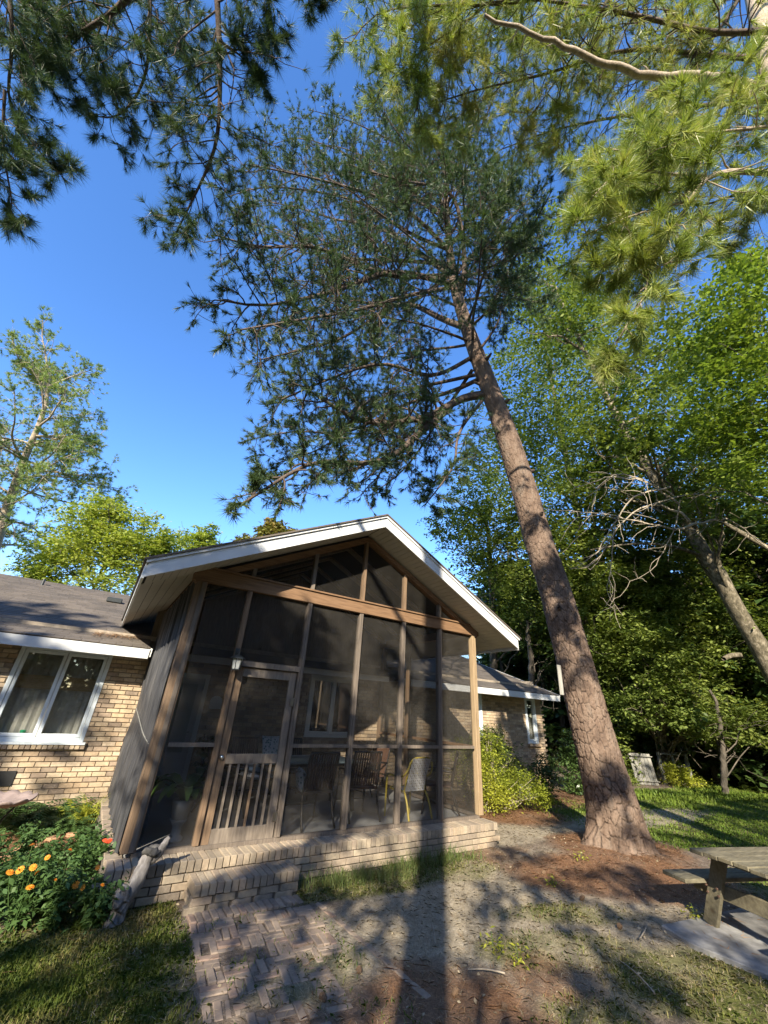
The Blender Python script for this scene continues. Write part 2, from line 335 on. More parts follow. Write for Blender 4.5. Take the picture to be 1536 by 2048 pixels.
def masks(x, y):
    n = fbm(x * 1.6, y * 1.6, 21, 5); n2 = fbm(x * .7, y * .7, 33, 4); n3 = fbm(x * 4, y * 4, 44, 4)
    w = (n - .5) * 1.3 + (n3 - .5) * .6
    straw = np.maximum.reduce([ell(x, y, 6.9, 4.0, 1.55, .85, -.5), ell(x, y, 8.1, 4.7, 1.2, .95), ell(x, y, 8.6, 7.6, 1.3, 1.3),
                               .8 * ell(x, y, 2.6, 2.9, .85, .8, .3), .6 * ell(x, y, 2.0, 2.6, .7, .5), .35 * ell(x, y, 1.7, 3.4, .3, .3), ell(x, y, -.6, 7.9, 1.3, 1.6), .4 * ell(x, y, 4.0, 3.0, .5, .35), .4 * ell(x, y, 5.9, 5.4, .7, .3),
                               .9 * ell(x, y, 11, 8.2, 2.5, 1.0)])
    straw = np.clip(straw + w * .9 * (straw > .02), 0, 1)
    sand = np.maximum.reduce([ell(x, y, 4.3, 4.4, 2.6, 1.0, .25), .9 * ell(x, y, 3.6, 3.9, 1.6, 1.2, 0), .9 * ell(x, y, 5.2, 3.4, 1.6, .8, -.4), ell(x, y, 7.4, 6.3, 2.3, .75, .1), ell(x, y, 3.9, 3.2, 1.6, .6, -.5), ell(x, y, 11.5, 5.9, 3.2, .7, -.05), ell(x, y, 5.6, 5.0, 1.0, .6)])
    sand = np.clip(sand + w * .8 * (sand > .02), 0, 1)
    g = np.maximum.reduce([np.clip((1.35 - x) / .35, 0, 1) * np.clip((6.0 - y) / .4, 0, 1), np.clip((x - 9.0) / .8, 0, 1) * np.clip((8.2 - y) / .5, 0, 1),
                           ell(x, y, 5.1, 2.3, 1.0, .55, -.5), .6 * ell(x, y, 3.6, 2.5, .5, .35), .5 * ell(x, y, 5.2, 3.6, .9, .25, -.4), .55 * ell(x, y, 4.9, 5.1, .6, .3), ell(x, y, 3.7, 5.3, 1.5, .35), .7 * ell(x, y, 4.4, 3.2, .8, .35, -.4), .45 * ell(x, y, 2.1, 3.9, .5, .3),
                           np.clip((x - 7.5) / 1, 0, 1) * np.clip((3.6 - y) / .5, 0, 1), np.clip((y - 12) / 2, 0, 1)])
    grass = np.clip(g + w * 1.0 * (g > .02), 0, 1) * (1 - straw * .8)
    grass = grass * (1 - .75 * ell(x, y, 11.5, 5.9, 3.0, .6, -.05))
    return straw, sand * (1 - straw), grass
def axis(lo, a, b, hi, st):
    near = np.arange(a, b, st); out = [b]; s = st
    while out[-1] < hi: s *= 1.12; out.append(out[-1] + s)
    pre = [a]; s = st
    while pre[-1] > lo: s *= 1.12; pre.append(pre[-1] - s)
    return np.r_[np.array(pre[:0:-1]), near, np.array(out)]
ax = axis(-320, -2, 12.5, 320, .045); ay = axis(-320, 1.2, 8.6, 320, .045)
GX, GY = np.meshgrid(ax, ay); gx, gy = GX.ravel(), GY.ravel()
st_, sa_, gr_ = masks(gx, gy)
nx, ny = len(ax), len(ay); ii = (np.arange(ny - 1)[:, None] * nx + np.arange(nx - 1)[None]).ravel()
gme = np_mesh("ground", np.stack([gx, gy, gz(gx, gy)], 1), np.stack([ii, ii + 1, ii + nx + 1, ii + nx], 1), None, True,
              {"mask": np.stack([st_, sa_, gr_, np.ones_like(st_)], 1)})
m, t, b = mat("yard_ground"); at = nd(t, "ShaderNodeAttribute", attribute_name="mask"); sep = nd(t, "ShaderNodeSeparateColor"); t.links.new(at.outputs['Color'], sep.inputs[0])
p = wpos(t); n1 = noise(t, 9, 8, p, .7); n2 = noise(t, 45, 4, p, .6); n3 = noise(t, 2.2, 6, p, .6); n4 = noise(t, 26, 6, p, .7, (1, 1, 1), 1.5)
dirt = ramp(t, n1, [(.09, .07, .05), (.19, .15, .115), (.30, .25, .20)], [.3, .5, .72])
sandc = ramp(t, n1, [(.22, .185, .13), (.37, .32, .235), (.52, .46, .355)], [.28, .5, .75])
strawc = ramp(t, n4, [(.10, .055, .035), (.22, .12, .065), (.34, .20, .115)], [.3, .5, .72])
grassc = ramp(t, n1, [(.06, .065, .02), (.12, .13, .035), (.20, .19, .07)], [.3, .5, .72])
c = mixc(t, sep.outputs[1], dirt, sandc); c = mixc(t, sep.outputs[2], c, grassc); c = mixc(t, sep.outputs[0], c, strawc)
c = mixc(t, .55, c, ramp(t, n2, [(.62, .6, .58), (1.25, 1.22, 1.2)], [.35, .65]), 'MULTIPLY')
spk = ramp(t, noise(t, 130, 2, p), [(.35, .3, .28), (1, 1, 1)], [.36, .44]); c = mixc(t, .7, c, spk, 'MULTIPLY')
t.links.new(c, b.inputs['Base Color']); b.inputs['Roughness'].default_value = .95; b.inputs['Specular IOR Level'].default_value = .15
ma = nd(t, "ShaderNodeMath", operation='ADD'); t.links.new(n4, ma.inputs[0]); t.links.new(n2, ma.inputs[1]); bump(t, b, ma.outputs[0], .8, .02)
gme.materials.append(m); ground = tag(link("ground", gme), kind='structure')

rs = np.random.RandomState(7)
# ------------------------------------------------------------------ brick path (basket weave, worn and heaved)
path = empty("brick_path", None, None); path['kind'] = 'structure'
pb = MB().box((0, 0, 0), (.194, .060, .05)).mesh("brick", m_paver, bev=.006)
cell = .2; pa = math.radians(-6)
for i in range(6):
    for j in range(14):
        cx0, cy0 = (i + .5) * cell - .6, -(j + .5) * cell
        if (j in (3,) and i in (1, 2)) or (j > 3 and rs.rand() < .03 * (j - 3)) or (j in (5, 6, 7) and i == 5 and rs.rand() < .8) or (j > 7 and i > 3 and rs.rand() < .7) or (j > 8 and rs.rand() < .35) or (j > 6 and i < 1 and rs.rand() < .5): continue
        for k in (-1, 0, 1):
            if rs.rand() < .05: continue
            ox, oy, rz = (0, k * .0665, 0) if (i + j) % 2 else (k * .0665, 0, math.pi / 2)
            x, y = cx0 + ox + rs.normal(0, .004), cy0 + oy + rs.normal(0, .004)
            X = 1.98 + x * math.cos(pa) - y * math.sin(pa) - .04 * j * 0; Y = 5.08 + x * math.sin(pa) + y * math.cos(pa)
            o = link("brick", pb, path, (X, Y, .0 - .012 - .0012 * j + rs.normal(0, .005)))
            o.rotation_euler = (rs.normal(0, .035), rs.normal(0, .035), rz + pa + rs.normal(0, .03))
hb = MB().box((0, 0, 0), (.060, .2, .05)).mesh("brick", m_paver, bev=.006)
for k in range(17):
    o = link("brick", hb, path, (1.42 + k * .0685, 5.2, -.004 + rs.normal(0, .004))); o.rotation_euler = (rs.normal(0, .03), rs.normal(0, .02), rs.normal(0, .02))
for k in range(9):                                             # a line of edging bricks running away on the right side
    o = link("brick", pb, path, (2.68 + .01 * k, 4.98 - k * .2, -.018)); o.rotation_euler = (rs.normal(0, .04), rs.normal(0, .04), math.pi / 2 + .04 + rs.normal(0, .05))

# ------------------------------------------------------------------ screened porch
F = .31; X0, X1, YF, YB = .81, 6.19, 6.0, 9.4
porch = empty("screened_porch", "gabled screened porch with cedar posts and white fascia on a brick ledge", "porch", loc=(3.5, 6, 0))
def pp(name, mb, mt, parent=None, **k):
    o = mb.obj(name, mt, None, **k); par = parent or porch
    o.parent = par; o.matrix_parent_inverse = Matrix.Translation(-Vector((3.5, 6, 0))); return o
def lk(name, me, par, loc):                                      # child of the porch or of one of its parts, in world coordinates
    o = bpy.data.objects.new(name, me); C.objects.link(o); o.parent = par; o.matrix_parent_inverse = Matrix.Translation(-Vector((3.5, 6, 0))); o.location = loc; return o
m_mort2 = plain("dark_mortar", (.14, .12, .095), .95, .25, sc=14)
led = pp("brick_ledge", MB().box((3.45, 5.84, .12), (5.62, .30, .30)).box((.70, 7.6, .14), (.16, 3.4, .28)).box((6.24, 7.6, .12), (.10, 3.4, .28)), m_mort2)
led.matrix_parent_inverse = Matrix.Translation(-Vector((3.5, 6, 0)))
rowl = MB().box((0, 0, 0), (.066, .33, .10)).mesh("brick", m_ledge, bev=.004); cour = MB().box((0, 0, 0), (.2, .09, .062)).mesh("brick", m_ledge, bev=.004)
def ledb(me, loc, rz=0):
    o = bpy.data.objects.new("brick", me); C.objects.link(o); o.parent = led; o.location = Vector(loc); o.rotation_euler = (0, 0, rz); return o
x = .66; k = 0
while x < 6.24:
    ledb(rowl, (x, 5.825 + rs.normal(0, .003), .28 + rs.normal(0, .002)), rs.normal(0, .006)); x += .0762
for r, z in enumerate((.19, .118, .046)):
    x = .64 + (r % 2) * .105
    while x < 6.22: ledb(cour, (x, 5.705 + rs.normal(0, .002), z)); x += .21
sb = MB().box((0, 0, 0), (.09, .19, .062)).mesh("brick", m_ledge, bev=.004)
for r, z in enumerate((.28, .19, .118, .046)):
    for q in range(9): ledb(sb, (6.265, 5.86 + (r % 2) * .1 + q * .2, z))
_side = MB().box((0, 0, 0), (.17, .275, .05)).mesh("brick", m_ledge, bev=.006)
for q in range(11): ledb(_side, (.70, 6.16 + q * .285, .30 + rs.normal(0, .004)), rs.normal(0, .01))
pp("porch_floor", MB().box((3.5, 7.72, F - .06), (5.40, 3.40, .12)), m_conc)
st = pp("brick_step", MB().box((1.985, 5.49, .075), (1.12, .30, .15)), m_mort2)
st_r = MB().box((0, 0, 0), (.066, .35, .095)).mesh("brick", m_ledge, bev=.004)
for q in range(15):
    o = ledb(st_r, (1.45 + q * .0765, 5.485, .175 + rs.normal(0, .002)), rs.normal(0, .008)); o.parent = st
for q in range(5):
    o = ledb(cour, (1.515 + q * .2345, 5.365, .088)); o.parent = st
    o = ledb(cour, (1.46 + q * .2345, 5.365, .022)); o.parent = st
for q in range(4):
    o = ledb(sb, (1.455 + (q > 1) * 1.06, 5.42 + (q % 2) * .19, .06)); o.parent = st

PX = [1.50, 2.49, 3.47, 4.40, 5.28]
pp("sill_plate", MB().box((3.5, 6.0, .35), (5.3, .09, .04)), m_wgrey)
for k, x in enumerate(PX):
    mt = m_wor if k == 0 else (m_wgrey if k < 3 else m_wgrey)
    q = pp("post", MB().box((x, 6.0, 1.88), (.075, .09, 3.02)), mt, bev=.004)
    pp("trim_batten", MB().box((x + .005, 5.946, 1.88), (.035, .014, 3.0)), mt)
cp = pp("post", MB().box((.81, 6.02, 1.88), (.15, .13, 3.02)), m_wor, bev=.005); cp['label'] = "broad left corner post"
pp("trim_batten", MB().box((.835, 5.946, 1.88), (.05, .016, 3.0)), m_wgrey)
cp = pp("post", MB().box((6.19, 6.0, 1.88), (.10, .12, 3.02)), m_wyel, bev=.005); cp['label'] = "right corner post, honey coloured as if sunlit"
pp("trim_batten", MB().box((6.17, 5.932, 1.88), (.04, .016, 3.0)), m_wyel)
pp("tie_beam", MB().box((3.5, 5.985, 3.485), (5.66, .10, .19)), m_worx, bev=.004)
pp("beam_cap", MB().box((3.5, 5.925, 3.595), (5.5, .03, .025)), m_worx)
rx = [.885] + PX + [6.14]
for a, b in zip(rx[:-1], rx[1:]):
    if abs(a - 1.5) < .01: continue
    pp("mid_rail", MB().box(((a + b) / 2, 5.985, 1.385), (b - a - .078, .05, .045)), m_wgrey)
for y in (7.05, 8.15, 9.3):
    pp("post", MB().box((6.19, y, 1.88), (.09, .09, 3.02)), m_wor, bev=.004)
for a, b in ((6.06, 7.0), (7.1, 8.1), (8.2, 9.25)):
    pp("mid_rail", MB().box((6.19, (a + b) / 2, 1.385), (.06, b - a, .05)), m_worx)
pp("side_sill", MB().box((6.19, 7.7, .35), (.09, 3.28, .04)), m_wgrey)
pp("side_beam", MB().box((6.19, 7.76, 3.485), (.09, 3.36, .17)), m_worx)
pp("side_beam", MB().box((.81, 7.76, 3.485), (.09, 3.36, .17)), m_worx)
for x in PX:                                                  # short posts above the beam, up to the rafters
    zt = 4.80 - .5 * abs(x - 3.5)
    pp("gable_stud", MB().box((x, 6.0, (3.58 + zt) / 2), (.06, .08, zt - 3.58)), m_wor if x in (3.47, 4.40) else m_wdoor)
for s in (-1, 1):
    pp("gable_rafter", MB().bar((3.5 + s * .0, 6.0, 4.80), (3.5 + s * 2.80, 6.0, 3.40), .09, .12, (0, 1, 0)), m_worx)
# screens, one sheet per opening
for k, (a, b) in enumerate(zip(rx[:-1], rx[1:])):
    a += .035; b -= .035
    if k == 1: pp("screen_panel", MB().box(((a + b) / 2, 6.0, 2.86), (b - a, .002, 1.06)), m_screen); continue
    pp("screen_panel", MB().box(((a + b) / 2, 6.0, .865), (b - a, .002, .98)), m_screen)
    pp("screen_panel", MB().box(((a + b) / 2, 6.0, 2.40), (b - a, .002, 1.98)), m_screen)
gx_ = [.95] + PX + [6.05]
for a, b in zip(gx_[:-1], gx_[1:]):
    a += .03; b -= .03; f = lambda x: 4.74 - .5 * abs(x - 3.5)
    pts = [(a, 3.60)] + [(b, 3.60)] + [(b, max(3.61, f(b)))] + ([(3.5, f(3.5))] if a < 3.5 < b else []) + [(a, max(3.61, f(a)))]
    V = [(p[0], 6.0, p[1]) for p in pts]
    pp("screen_panel", MB().add(V, [tuple(range(len(V)))]), m_screen)
for a, b in ((6.06, 7.0), (7.1, 8.1), (8.2, 9.25)):
    pp("screen_panel", MB().box((6.19, (a + b) / 2, .865), (.002, b - a, .98)), m_screen)
    pp("screen_panel", MB().box((6.19, (a + b) / 2, 2.40), (.002, b - a, 1.98)), m_screen)
# door
door = empty("screen_door", None, None); door.parent = porch; door.location = (1.54 - 3.5, 0, F)
def dp(name, mb, mt, parent=None, **k): return mb.obj(name, mt, parent or door, **k)
DW, DH = .90, 2.0
pp("door_header", MB().box((1.995, 5.985, 2.375), (.92, .08, .07)), m_wdoor)
for x in (.055, DW - .055): dp("stile", MB().box((x, 0, DH / 2 + .02), (.10, .04, DH)), m_wor if x < .1 else m_wdoor, bev=.003)
for z, h in ((DH - .045, .11), (.92, .11), (.11, .18)): dp("rail", MB().box((DW / 2, 0, z), (DW - .214, .038, h)), m_wdoor, bev=.003)
for q in range(6): dp("baluster", MB().box((.105 + (q + .7) * .108, -.002, .53), (.028, .026, .66)), m_wor if q in (3,) else m_wdoor)
dp("screen_panel", MB().box((DW / 2, .012, 1.45), (DW - .2, .002, .94)), m_screen); dp("screen_panel", MB().box((DW / 2, .016, .53), (DW - .2, .002, .66)), m_screen)
for z in (.28, 1.62): dp("hinge", MB().box((DW - .02, -.026, z), (.05, .008, .10)).tube([(DW, -.032, z - .055), (DW, -.032, z + .055)], .008, 8), m_steel)
hd = MB(); hd.lathe([(.0, .0), (.026, .004), (.028, .02), (.018, .035), (.0, .04)]); hd.v[0] = hd.v[0][:, [0, 2, 1]] * [1, -1, 1] + [.045, -.022, .94]
dp("door_knob", hd, m_steel, smooth=True)
# roof
def rz_(x): return 5.08 - .5 * abs(x - 3.48)
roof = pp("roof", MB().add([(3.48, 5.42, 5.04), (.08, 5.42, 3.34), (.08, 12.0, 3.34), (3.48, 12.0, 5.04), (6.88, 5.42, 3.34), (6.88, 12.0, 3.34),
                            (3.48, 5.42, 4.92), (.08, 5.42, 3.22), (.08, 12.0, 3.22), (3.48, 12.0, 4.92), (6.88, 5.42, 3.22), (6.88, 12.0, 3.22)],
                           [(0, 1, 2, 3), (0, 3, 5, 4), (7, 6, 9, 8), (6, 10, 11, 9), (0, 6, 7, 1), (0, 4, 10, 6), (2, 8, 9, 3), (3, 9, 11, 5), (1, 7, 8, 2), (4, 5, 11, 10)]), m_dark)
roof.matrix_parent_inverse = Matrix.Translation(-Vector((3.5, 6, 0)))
def rf(name, mb, mt, **k):
    o = mb.obj(name, mt, None, **k); o.parent = roof; return o
def rakeboard(y0, y1, zt, zb, ext=0.0, cx=3.48):
    mb = MB()
    for s in (-1, 1):
        e = 3.40 + ext; P = [(cx, zt), (cx + s * e, zt - .5 * e), (cx + s * e, zb - .5 * e), (cx, zb)]
        V = [(p[0], y0, p[1]) for p in P] + [(p[0], y1, p[1]) for p in P]
        fs = [(0, 1, 2, 3), (7, 6, 5, 4), (0, 4, 5, 1), (1, 5, 6, 2), (2, 6, 7, 3)]
        mb.add(V, fs if s > 0 else [f[::-1] for f in fs])
    return mb
rf("rake_fascia", rakeboard(5.38, 5.415, 5.045, 4.865), m_white)
rf("drip_edge", rakeboard(5.355, 5.417, 5.085, 5.047, .03), m_white)
rf("shingle_edge", rakeboard(5.335, 12.05, 5.115, 5.088, .06), m_shing)
for s in (-1, 1):
    e = 3.48 + s * 3.415
    rf("eave_fascia", MB().box((e, 8.70, 3.25), (.03, 6.60, .20)), m_white)
    nb = 38
    for q in range(nb):                                       # soffit boards under the gable overhang
        d0, d1 = .01 + q * .0885, .01 + q * .0885 + .082
        V = [(3.48 + s * d, y, 4.905 - .5 * d - h) for h in (0, .012) for d, y in ((d0, 5.42), (d1, 5.42), (d1, 6.0), (d0, 6.0))]
        rf("soffit_board", MB().add(V, [(0, 1, 2, 3), (7, 6, 5, 4), (0, 4, 5, 1), (1, 5, 6, 2), (2, 6, 7, 3), (3, 7, 4, 0)]), m_soffit)
    for q in range(5):
        a = 3.48 + s * (2.74 + q * .133); b2 = 3.48 + s * (2.74 + q * .133 + .125)
        V = [(xx, y, 4.905 - .5 * abs(xx - 3.48) - h) for h in (0, .012) for xx, y in ((a, 6.003), (b2, 6.003), (b2, 12), (a, 12))]
        rf("soffit_board", MB().add(V, [(0, 1, 2, 3), (7, 6, 5, 4), (0, 4, 5, 1), (1, 5, 6, 2), (2, 6, 7, 3), (3, 7, 4, 0)]), m_soffit)
pp("back_gable_wall", MB().add([(.6, 9.44, 2.80), (6.4, 9.44, 2.80), (6.4, 9.44, 3.40), (3.48, 9.44, 4.90), (.6, 9.44, 3.45), (.6, 9.50, 2.80), (6.4, 9.50, 2.80), (6.4, 9.50, 3.40), (3.48, 9.50, 4.90), (.6, 9.50, 3.45)], [(0, 1, 2, 3, 4), (9, 8, 7, 6, 5)]), m_wdoor)
# rafters inside
for y in (6.8, 7.6, 8.4, 9.2):
    for s in (-1, 1): rf("rafter", MB().bar((3.5, y, 4.86), (3.5 + s * 2.7, y, 3.50), .05, .12, (0, 1, 0)), m_wdoor)
tag(link("rope", tubes_mesh("rope", [(resample([(.745, 6.03, 1.36), (.73, 6.9, 1.40), (.72, 7.8, 1.52), (.735, 9.3, 1.66)], 12), np.full(12, .009))], 6, m_gatew)),
    "thin pale rope tied across the dark tarp on the porch side", "rope")

# charcoal tarp on the left side wall, hanging in folds
yy = np.linspace(6.09, 9.36, 170); zz = np.linspace(.335, 3.40, 44); YY, ZZ = np.meshgrid(yy, zz)
wv_ = 3.0 * (fbm(YY.ravel() * 1.1, ZZ.ravel() * .5, 13, 3).reshape(YY.shape) - .5); fold = .030 * np.sin(YY * 13 + 2.2 * wv_ + .7 * np.sin(ZZ * 2)) + .014 * np.sin(YY * 31 + ZZ * 1.3 + 3 * wv_) + .05 * (fbm(YY.ravel() * 1.5, ZZ.ravel() * .8, 3).reshape(YY.shape) - .5)
pin = np.clip(np.abs(ZZ - (1.36 + (YY - 6) * .1)) / .5, .25, 1); XX = .74 - np.abs(fold) * pin
i0 = (np.arange(43)[:, None] * 170 + np.arange(169)[None]).ravel()
tme = np_mesh("side_tarp", np.stack([XX.ravel(), YY.ravel(), ZZ.ravel()], 1), np.stack([i0, i0 + 170, i0 + 171, i0 + 1], 1), m_tarp, True)
tag(link("side_tarp", tme), "dark grey tarp hanging in upright folds over the porch's left side", "tarp")

# lantern on the first post
lan = empty("wall_lantern", "black coach lantern with clear glass fixed above the porch door", "lantern", loc=(1.49, 5.92, 2.28))
LB = MB().box((0, .02, .20), (.06, .03, .16)).tube([(0, .0, .23), (0, -.06, .25), (0, -.09, .2)], .009, 6).lathe([(.0, .19), (.04, .18), (.105, .145), (.11, .135), (.06, .135)], (0, -.09, 0), 6).lathe([(.0, .21), (.012, .205), (.012, .19), (0, .185)], (0, -.09, 0), 8)
LB.obj("lamp_cap", m_blk, lan)
fr = MB()
for q in range(6):
    a = q * math.pi / 3; fr.tube([(.075 * math.cos(a), -.09 + .075 * math.sin(a), .14), (.05 * math.cos(a), -.09 + .05 * math.sin(a), .0)], .005, 5)
fr.lathe([(.0, -.012), (.055, -.008), (.058, .006), (.0, .008)], (0, -.09, 0), 6); fr.obj("lamp_frame", m_blk, lan)
m_lg = plain("frosted_lamp_glass", (.45, .47, .45), .2, .05)
MB().lathe([(.046, .004), (.071, .138)], (0, -.09, 0), 6).obj("lamp_glass", m_lg, lan)

# ------------------------------------------------------------------ brick house
house = empty("brick_house", "low tan brick house with brown shingle roof and white eaves behind the porch", "house")
HX0, HX1, HY = -9.0, 12.9, 9.4
OP = [(-1.27, .09, 1.10, 2.56), (4.2, 5.5, 1.25, 2.56), (12.02, 12.56, 1.20, 2.58), (9.62, 9.98, 1.05, 2.56), (.98, 1.86, .31, 2.26)]
def wallpan(x0, x1, z0, z1, ops):
    mb = MB(); xs = sorted({x0, x1} | {v for o in ops for v in o[:2]}); zs = sorted({z0, z1} | {v for o in ops for v in o[2:]})
    for a, b_ in zip(xs[:-1], xs[1:]):
        for c_, d_ in zip(zs[:-1], zs[1:]):
            mx_, mz_ = (a + b_) / 2, (c_ + d_) / 2
            if any(o[0] < mx_ < o[1] and o[2] < mz_ < o[3] for o in ops): continue
            mb.box((mx_, HY + .1, mz_), (b_ - a, .2, d_ - c_))
    return mb
wall = wallpan(HX0, HX1, -.1, 2.95, OP).obj("wall", m_mortar, house)
MB().box((HX1 - .1, HY + 5.4, 1.5), (.2, 10.4, 3.2)).add([(HX1, HY, 2.7), (HX1, HY + 10.6, 2.7), (HX1, HY + 5.3, 4.5)], [(0, 1, 2)]).obj("side_wall", m_mortar, house)
MB().box((2, HY + 10.6, 1.5), (21.8, .2, 3.2)).obj("back_wall", m_mortar, house)
MB().box((1.5, HY + 1.6, 1.5), (20, .05, 3.0)).obj("dark_room_sheet", m_dark, house)  # black sheet standing in for the unlit rooms behind the windows
bk = MB().box((0, 0, 0), (.198, .03, .063)).mesh("brick", m_brick_o, bev=.003); joined = MB(); nb_ = 0
for r in range(-1, 36):
    z = .03 + r * .075; x = -9.0 + (r % 2) * .105
    while x < 12.85:
        x2 = min(x + .198, 12.9); hit = [o for o in OP if x < o[1] and x2 > o[0] and z + .03 > o[2] - .02 and z - .03 < o[3] + .02]
        if not hit:
            vis = (-1.75 < x < .62 and z > .55)
            if vis and nb_ < 300: link("brick", bk, wall, (x + .1, HY - .0125 + rs.normal(0, .0015), z)); nb_ += 1
            elif x > -3.2: joined.box((x + .1, HY - .0125, z), (.198, .03, .063))
        elif hit:
            o = hit[0]
            if x < o[0] - .03: joined.box(((x + o[0]) / 2, HY - .0125, z), (o[0] - x - .005, .03, .063))
            if x2 > o[1] + .03: joined.box(((x2 + o[1]) / 2, HY - .0125, z), (x2 - o[1] - .005, .03, .063))
        x += .2085
bj = joined.obj("brick_course", m_brick_i, wall); bj['kind'] = 'stuff'
sbk = MB().box((0, 0, 0), (.063, .11, .09)).mesh("brick", m_brick_o, bev=.003)
x = -1.30
while x < .12: link("brick", sbk, wall, (x, HY - .03, 1.045)); x += .074
# roof of the house, shingle courses stepped
RS = .333
hroof = MB().add([(HX0 - .3, 8.78, 2.66), (HX1 + .2, 8.78, 2.66), (HX1 + .2, 14.7, 2.66 + 5.92 * RS), (HX0 - .3, 14.7, 2.66 + 5.92 * RS), (HX1 + .2, 20.6, 2.66), (HX0 - .3, 20.6, 2.66)],
                 [(0, 1, 2, 3), (3, 2, 4, 5)]).obj("roof", m_shing, house)
tabs = MB(); dy = .135
for (a, b_) in ((-4.6, .62), (.62, 13.1)):
    for r in range(44):
        y0 = 8.76 + r * dy; z0 = 2.672 + (y0 - 8.76) * RS; x = a - rs.rand() * .3
        if a > 0 and y0 < 9.35 and False: continue
        while x < b_:
            w = .24 + rs.rand() * .14; xa, xb = max(x, a), min(x + w - .006, b_); x += w
            if xb - xa < .02: continue
            if a > 0 and xb < 6.0: continue
            if a > 0 and xa < 6.8 and y0 < 8.7: continue
            h = .008 + rs.rand() * .004; y1 = y0 + dy * 1.25
            V = [(xa, y0, z0 + h), (xb, y0, z0 + h), (xb, y1, z0 + (y1 - y0) * RS + .001), (xa, y1, z0 + (y1 - y0) * RS + .001), (xa, y0, z0 - .004), (xb, y0, z0 - .004)]
            tabs.add(V, [(0, 1, 2, 3), (4, 5, 1, 0)])
sh = tabs.obj("shingle_course", m_shing, hroof); sh['kind'] = 'stuff'
for a, b_ in ((HX0 - .3, .62), (6.5, HX1 + .2)):
    MB().box(((a + b_) / 2, 8.76, 2.57), (b_ - a, .03, .165)).obj("eave_fascia", m_white, house)
    MB().box(((a + b_) / 2, 9.09, 2.60), (b_ - a - .01, .62, .02)).obj("soffit", m_soffit, house)
MB().box((3.5, 8.95, 2.60), (5.3, .1, .12)).obj("eave_fascia", m_white, house)
MB().bar((HX1 + .215, 8.76, 2.60), (HX1 + .215, 14.7, 2.60 + 5.94 * RS), .03, .16).obj("rake_fascia", m_white, house)
MB().box((.64, 9.08, 2.60), (.04, .62, .15)).obj("soffit_end", m_white, house)
# roof fittings
pv = atz(83, 1160, 3.2); q = aty(86, 1165, 13.9)
MB().tube([(q[0], q[1], 4.1), (q[0], q[1], q[2] + .10)], .035, 10).obj("vent_pipe", m_blk, house)
q = aty(237, 1192, 13.0); MB().box((q[0] - .05, 13.0, 2.66 + 4.22 * RS + .06), (.36, .3, .13)).obj("roof_vent", m_blk, house, bev=.02)
# crawl vent
MB().box((-.86, HY - .03, .60), (.42, .03, .20)).obj("foundation_vent", m_dark, house)
def window(x0, x1, z0, z1, n=2, fw=.065, dn="window"):
    w = MB(); y = HY - .02
    w.box((x0 + fw / 2, y + .03, (z0 + z1) / 2), (fw, .10, z1 - z0)).box((x1 - fw / 2, y + .03, (z0 + z1) / 2), (fw, .10, z1 - z0))
    w.box(((x0 + x1) / 2, y + .03, z1 - fw / 2), (x1 - x0 - 2 * fw, .10, fw)).box(((x0 + x1) / 2, y + .03, z0 + fw / 2), (x1 - x0 - 2 * fw, .10, fw))
    f = w.obj(dn, m_frame, house, bev=.004); xs = np.linspace(x0 + fw, x1 - fw, n + 1)
    for a, b_ in zip(xs[:-1], xs[1:]):
        s = MB(); sw = .05; a += .006; b_ -= .006; zb, zt = z0 + fw + .004, z1 - fw - .004
        s.box((a + sw / 2, y + .025, (zb + zt) / 2), (sw, .06, zt - zb)).box((b_ - sw / 2, y + .025, (zb + zt) / 2), (sw, .06, zt - zb))
        s.box(((a + b_) / 2, y + .025, zb + sw / 2), (b_ - a - 2 * sw, .06, sw)).box(((a + b_) / 2, y + .025, zt - sw / 2), (b_ - a - 2 * sw, .06, sw))
        s.obj("sash", m_frame, f, bev=.004); MB().box(((a + b_) / 2, y + .04, (zb + zt) / 2), (b_ - a - 2 * sw + .01, .006, zt - zb - 2 * sw + .01)).obj("pane", m_glass, f)
    return f
w1 = window(-1.27, .09, 1.10, 2.56); MB().box((-.59, HY - .05, 1.085), (1.44, .10, .035)).obj("sill", m_frame, w1)
m_curt = plain("cream_curtain", (.46, .44, .40), .8, .08); m_band = plain("tan_blind_band", (.46, .34, .20), .8, .08, sc=30)
cu = MB()
for k in range(40):
    a = -1.25 + k * .033; cu.add([(a, HY + .16 + .012 * math.sin(k * 1.7), 1.12), (a + .033, HY + .16 + .012 * math.sin((k + 1) * 1.7), 1.12), (a + .033, HY + .16 + .012 * math.sin((k + 1) * 1.7), 2.5), (a, HY + .16 + .012 * math.sin(k * 1.7), 2.5)], [(0, 1, 2, 3)])
cu.obj("curtain", m_curt, w1)
for a, b_ in ((-1.17, -.64), (-.54, -.02)):
    for k in range(6): MB().box(((a + b_) / 2, HY + .125, 1.90 + k * .036), (b_ - a, .012, .032)).obj("blind_slat", m_band, w1)
tag(MB().lathe([(.0, 0), (.035, 0), (.042, .07), (.038, .075), (0, .07)], (-.79, HY + .07, 1.185), 14).obj("cup", plain("green_plastic", (.03, .35, .16), .3)), "small green cup behind the glass of the left window", "cup")
tag(MB().box((-.50, HY + .085, 1.20), (.17, .04, .025)).obj("pencil_box", plain("pink_plastic", (.6, .06, .14), .3), bev=.006), "little pink box on the inner sill of the left window", "box")
w2 = window(4.2, 5.5, 1.25, 2.56); w3 = window(12.02, 12.56, 1.20, 2.58, 1); w4 = window(9.62, 9.98, 1.05, 2.56, 1)
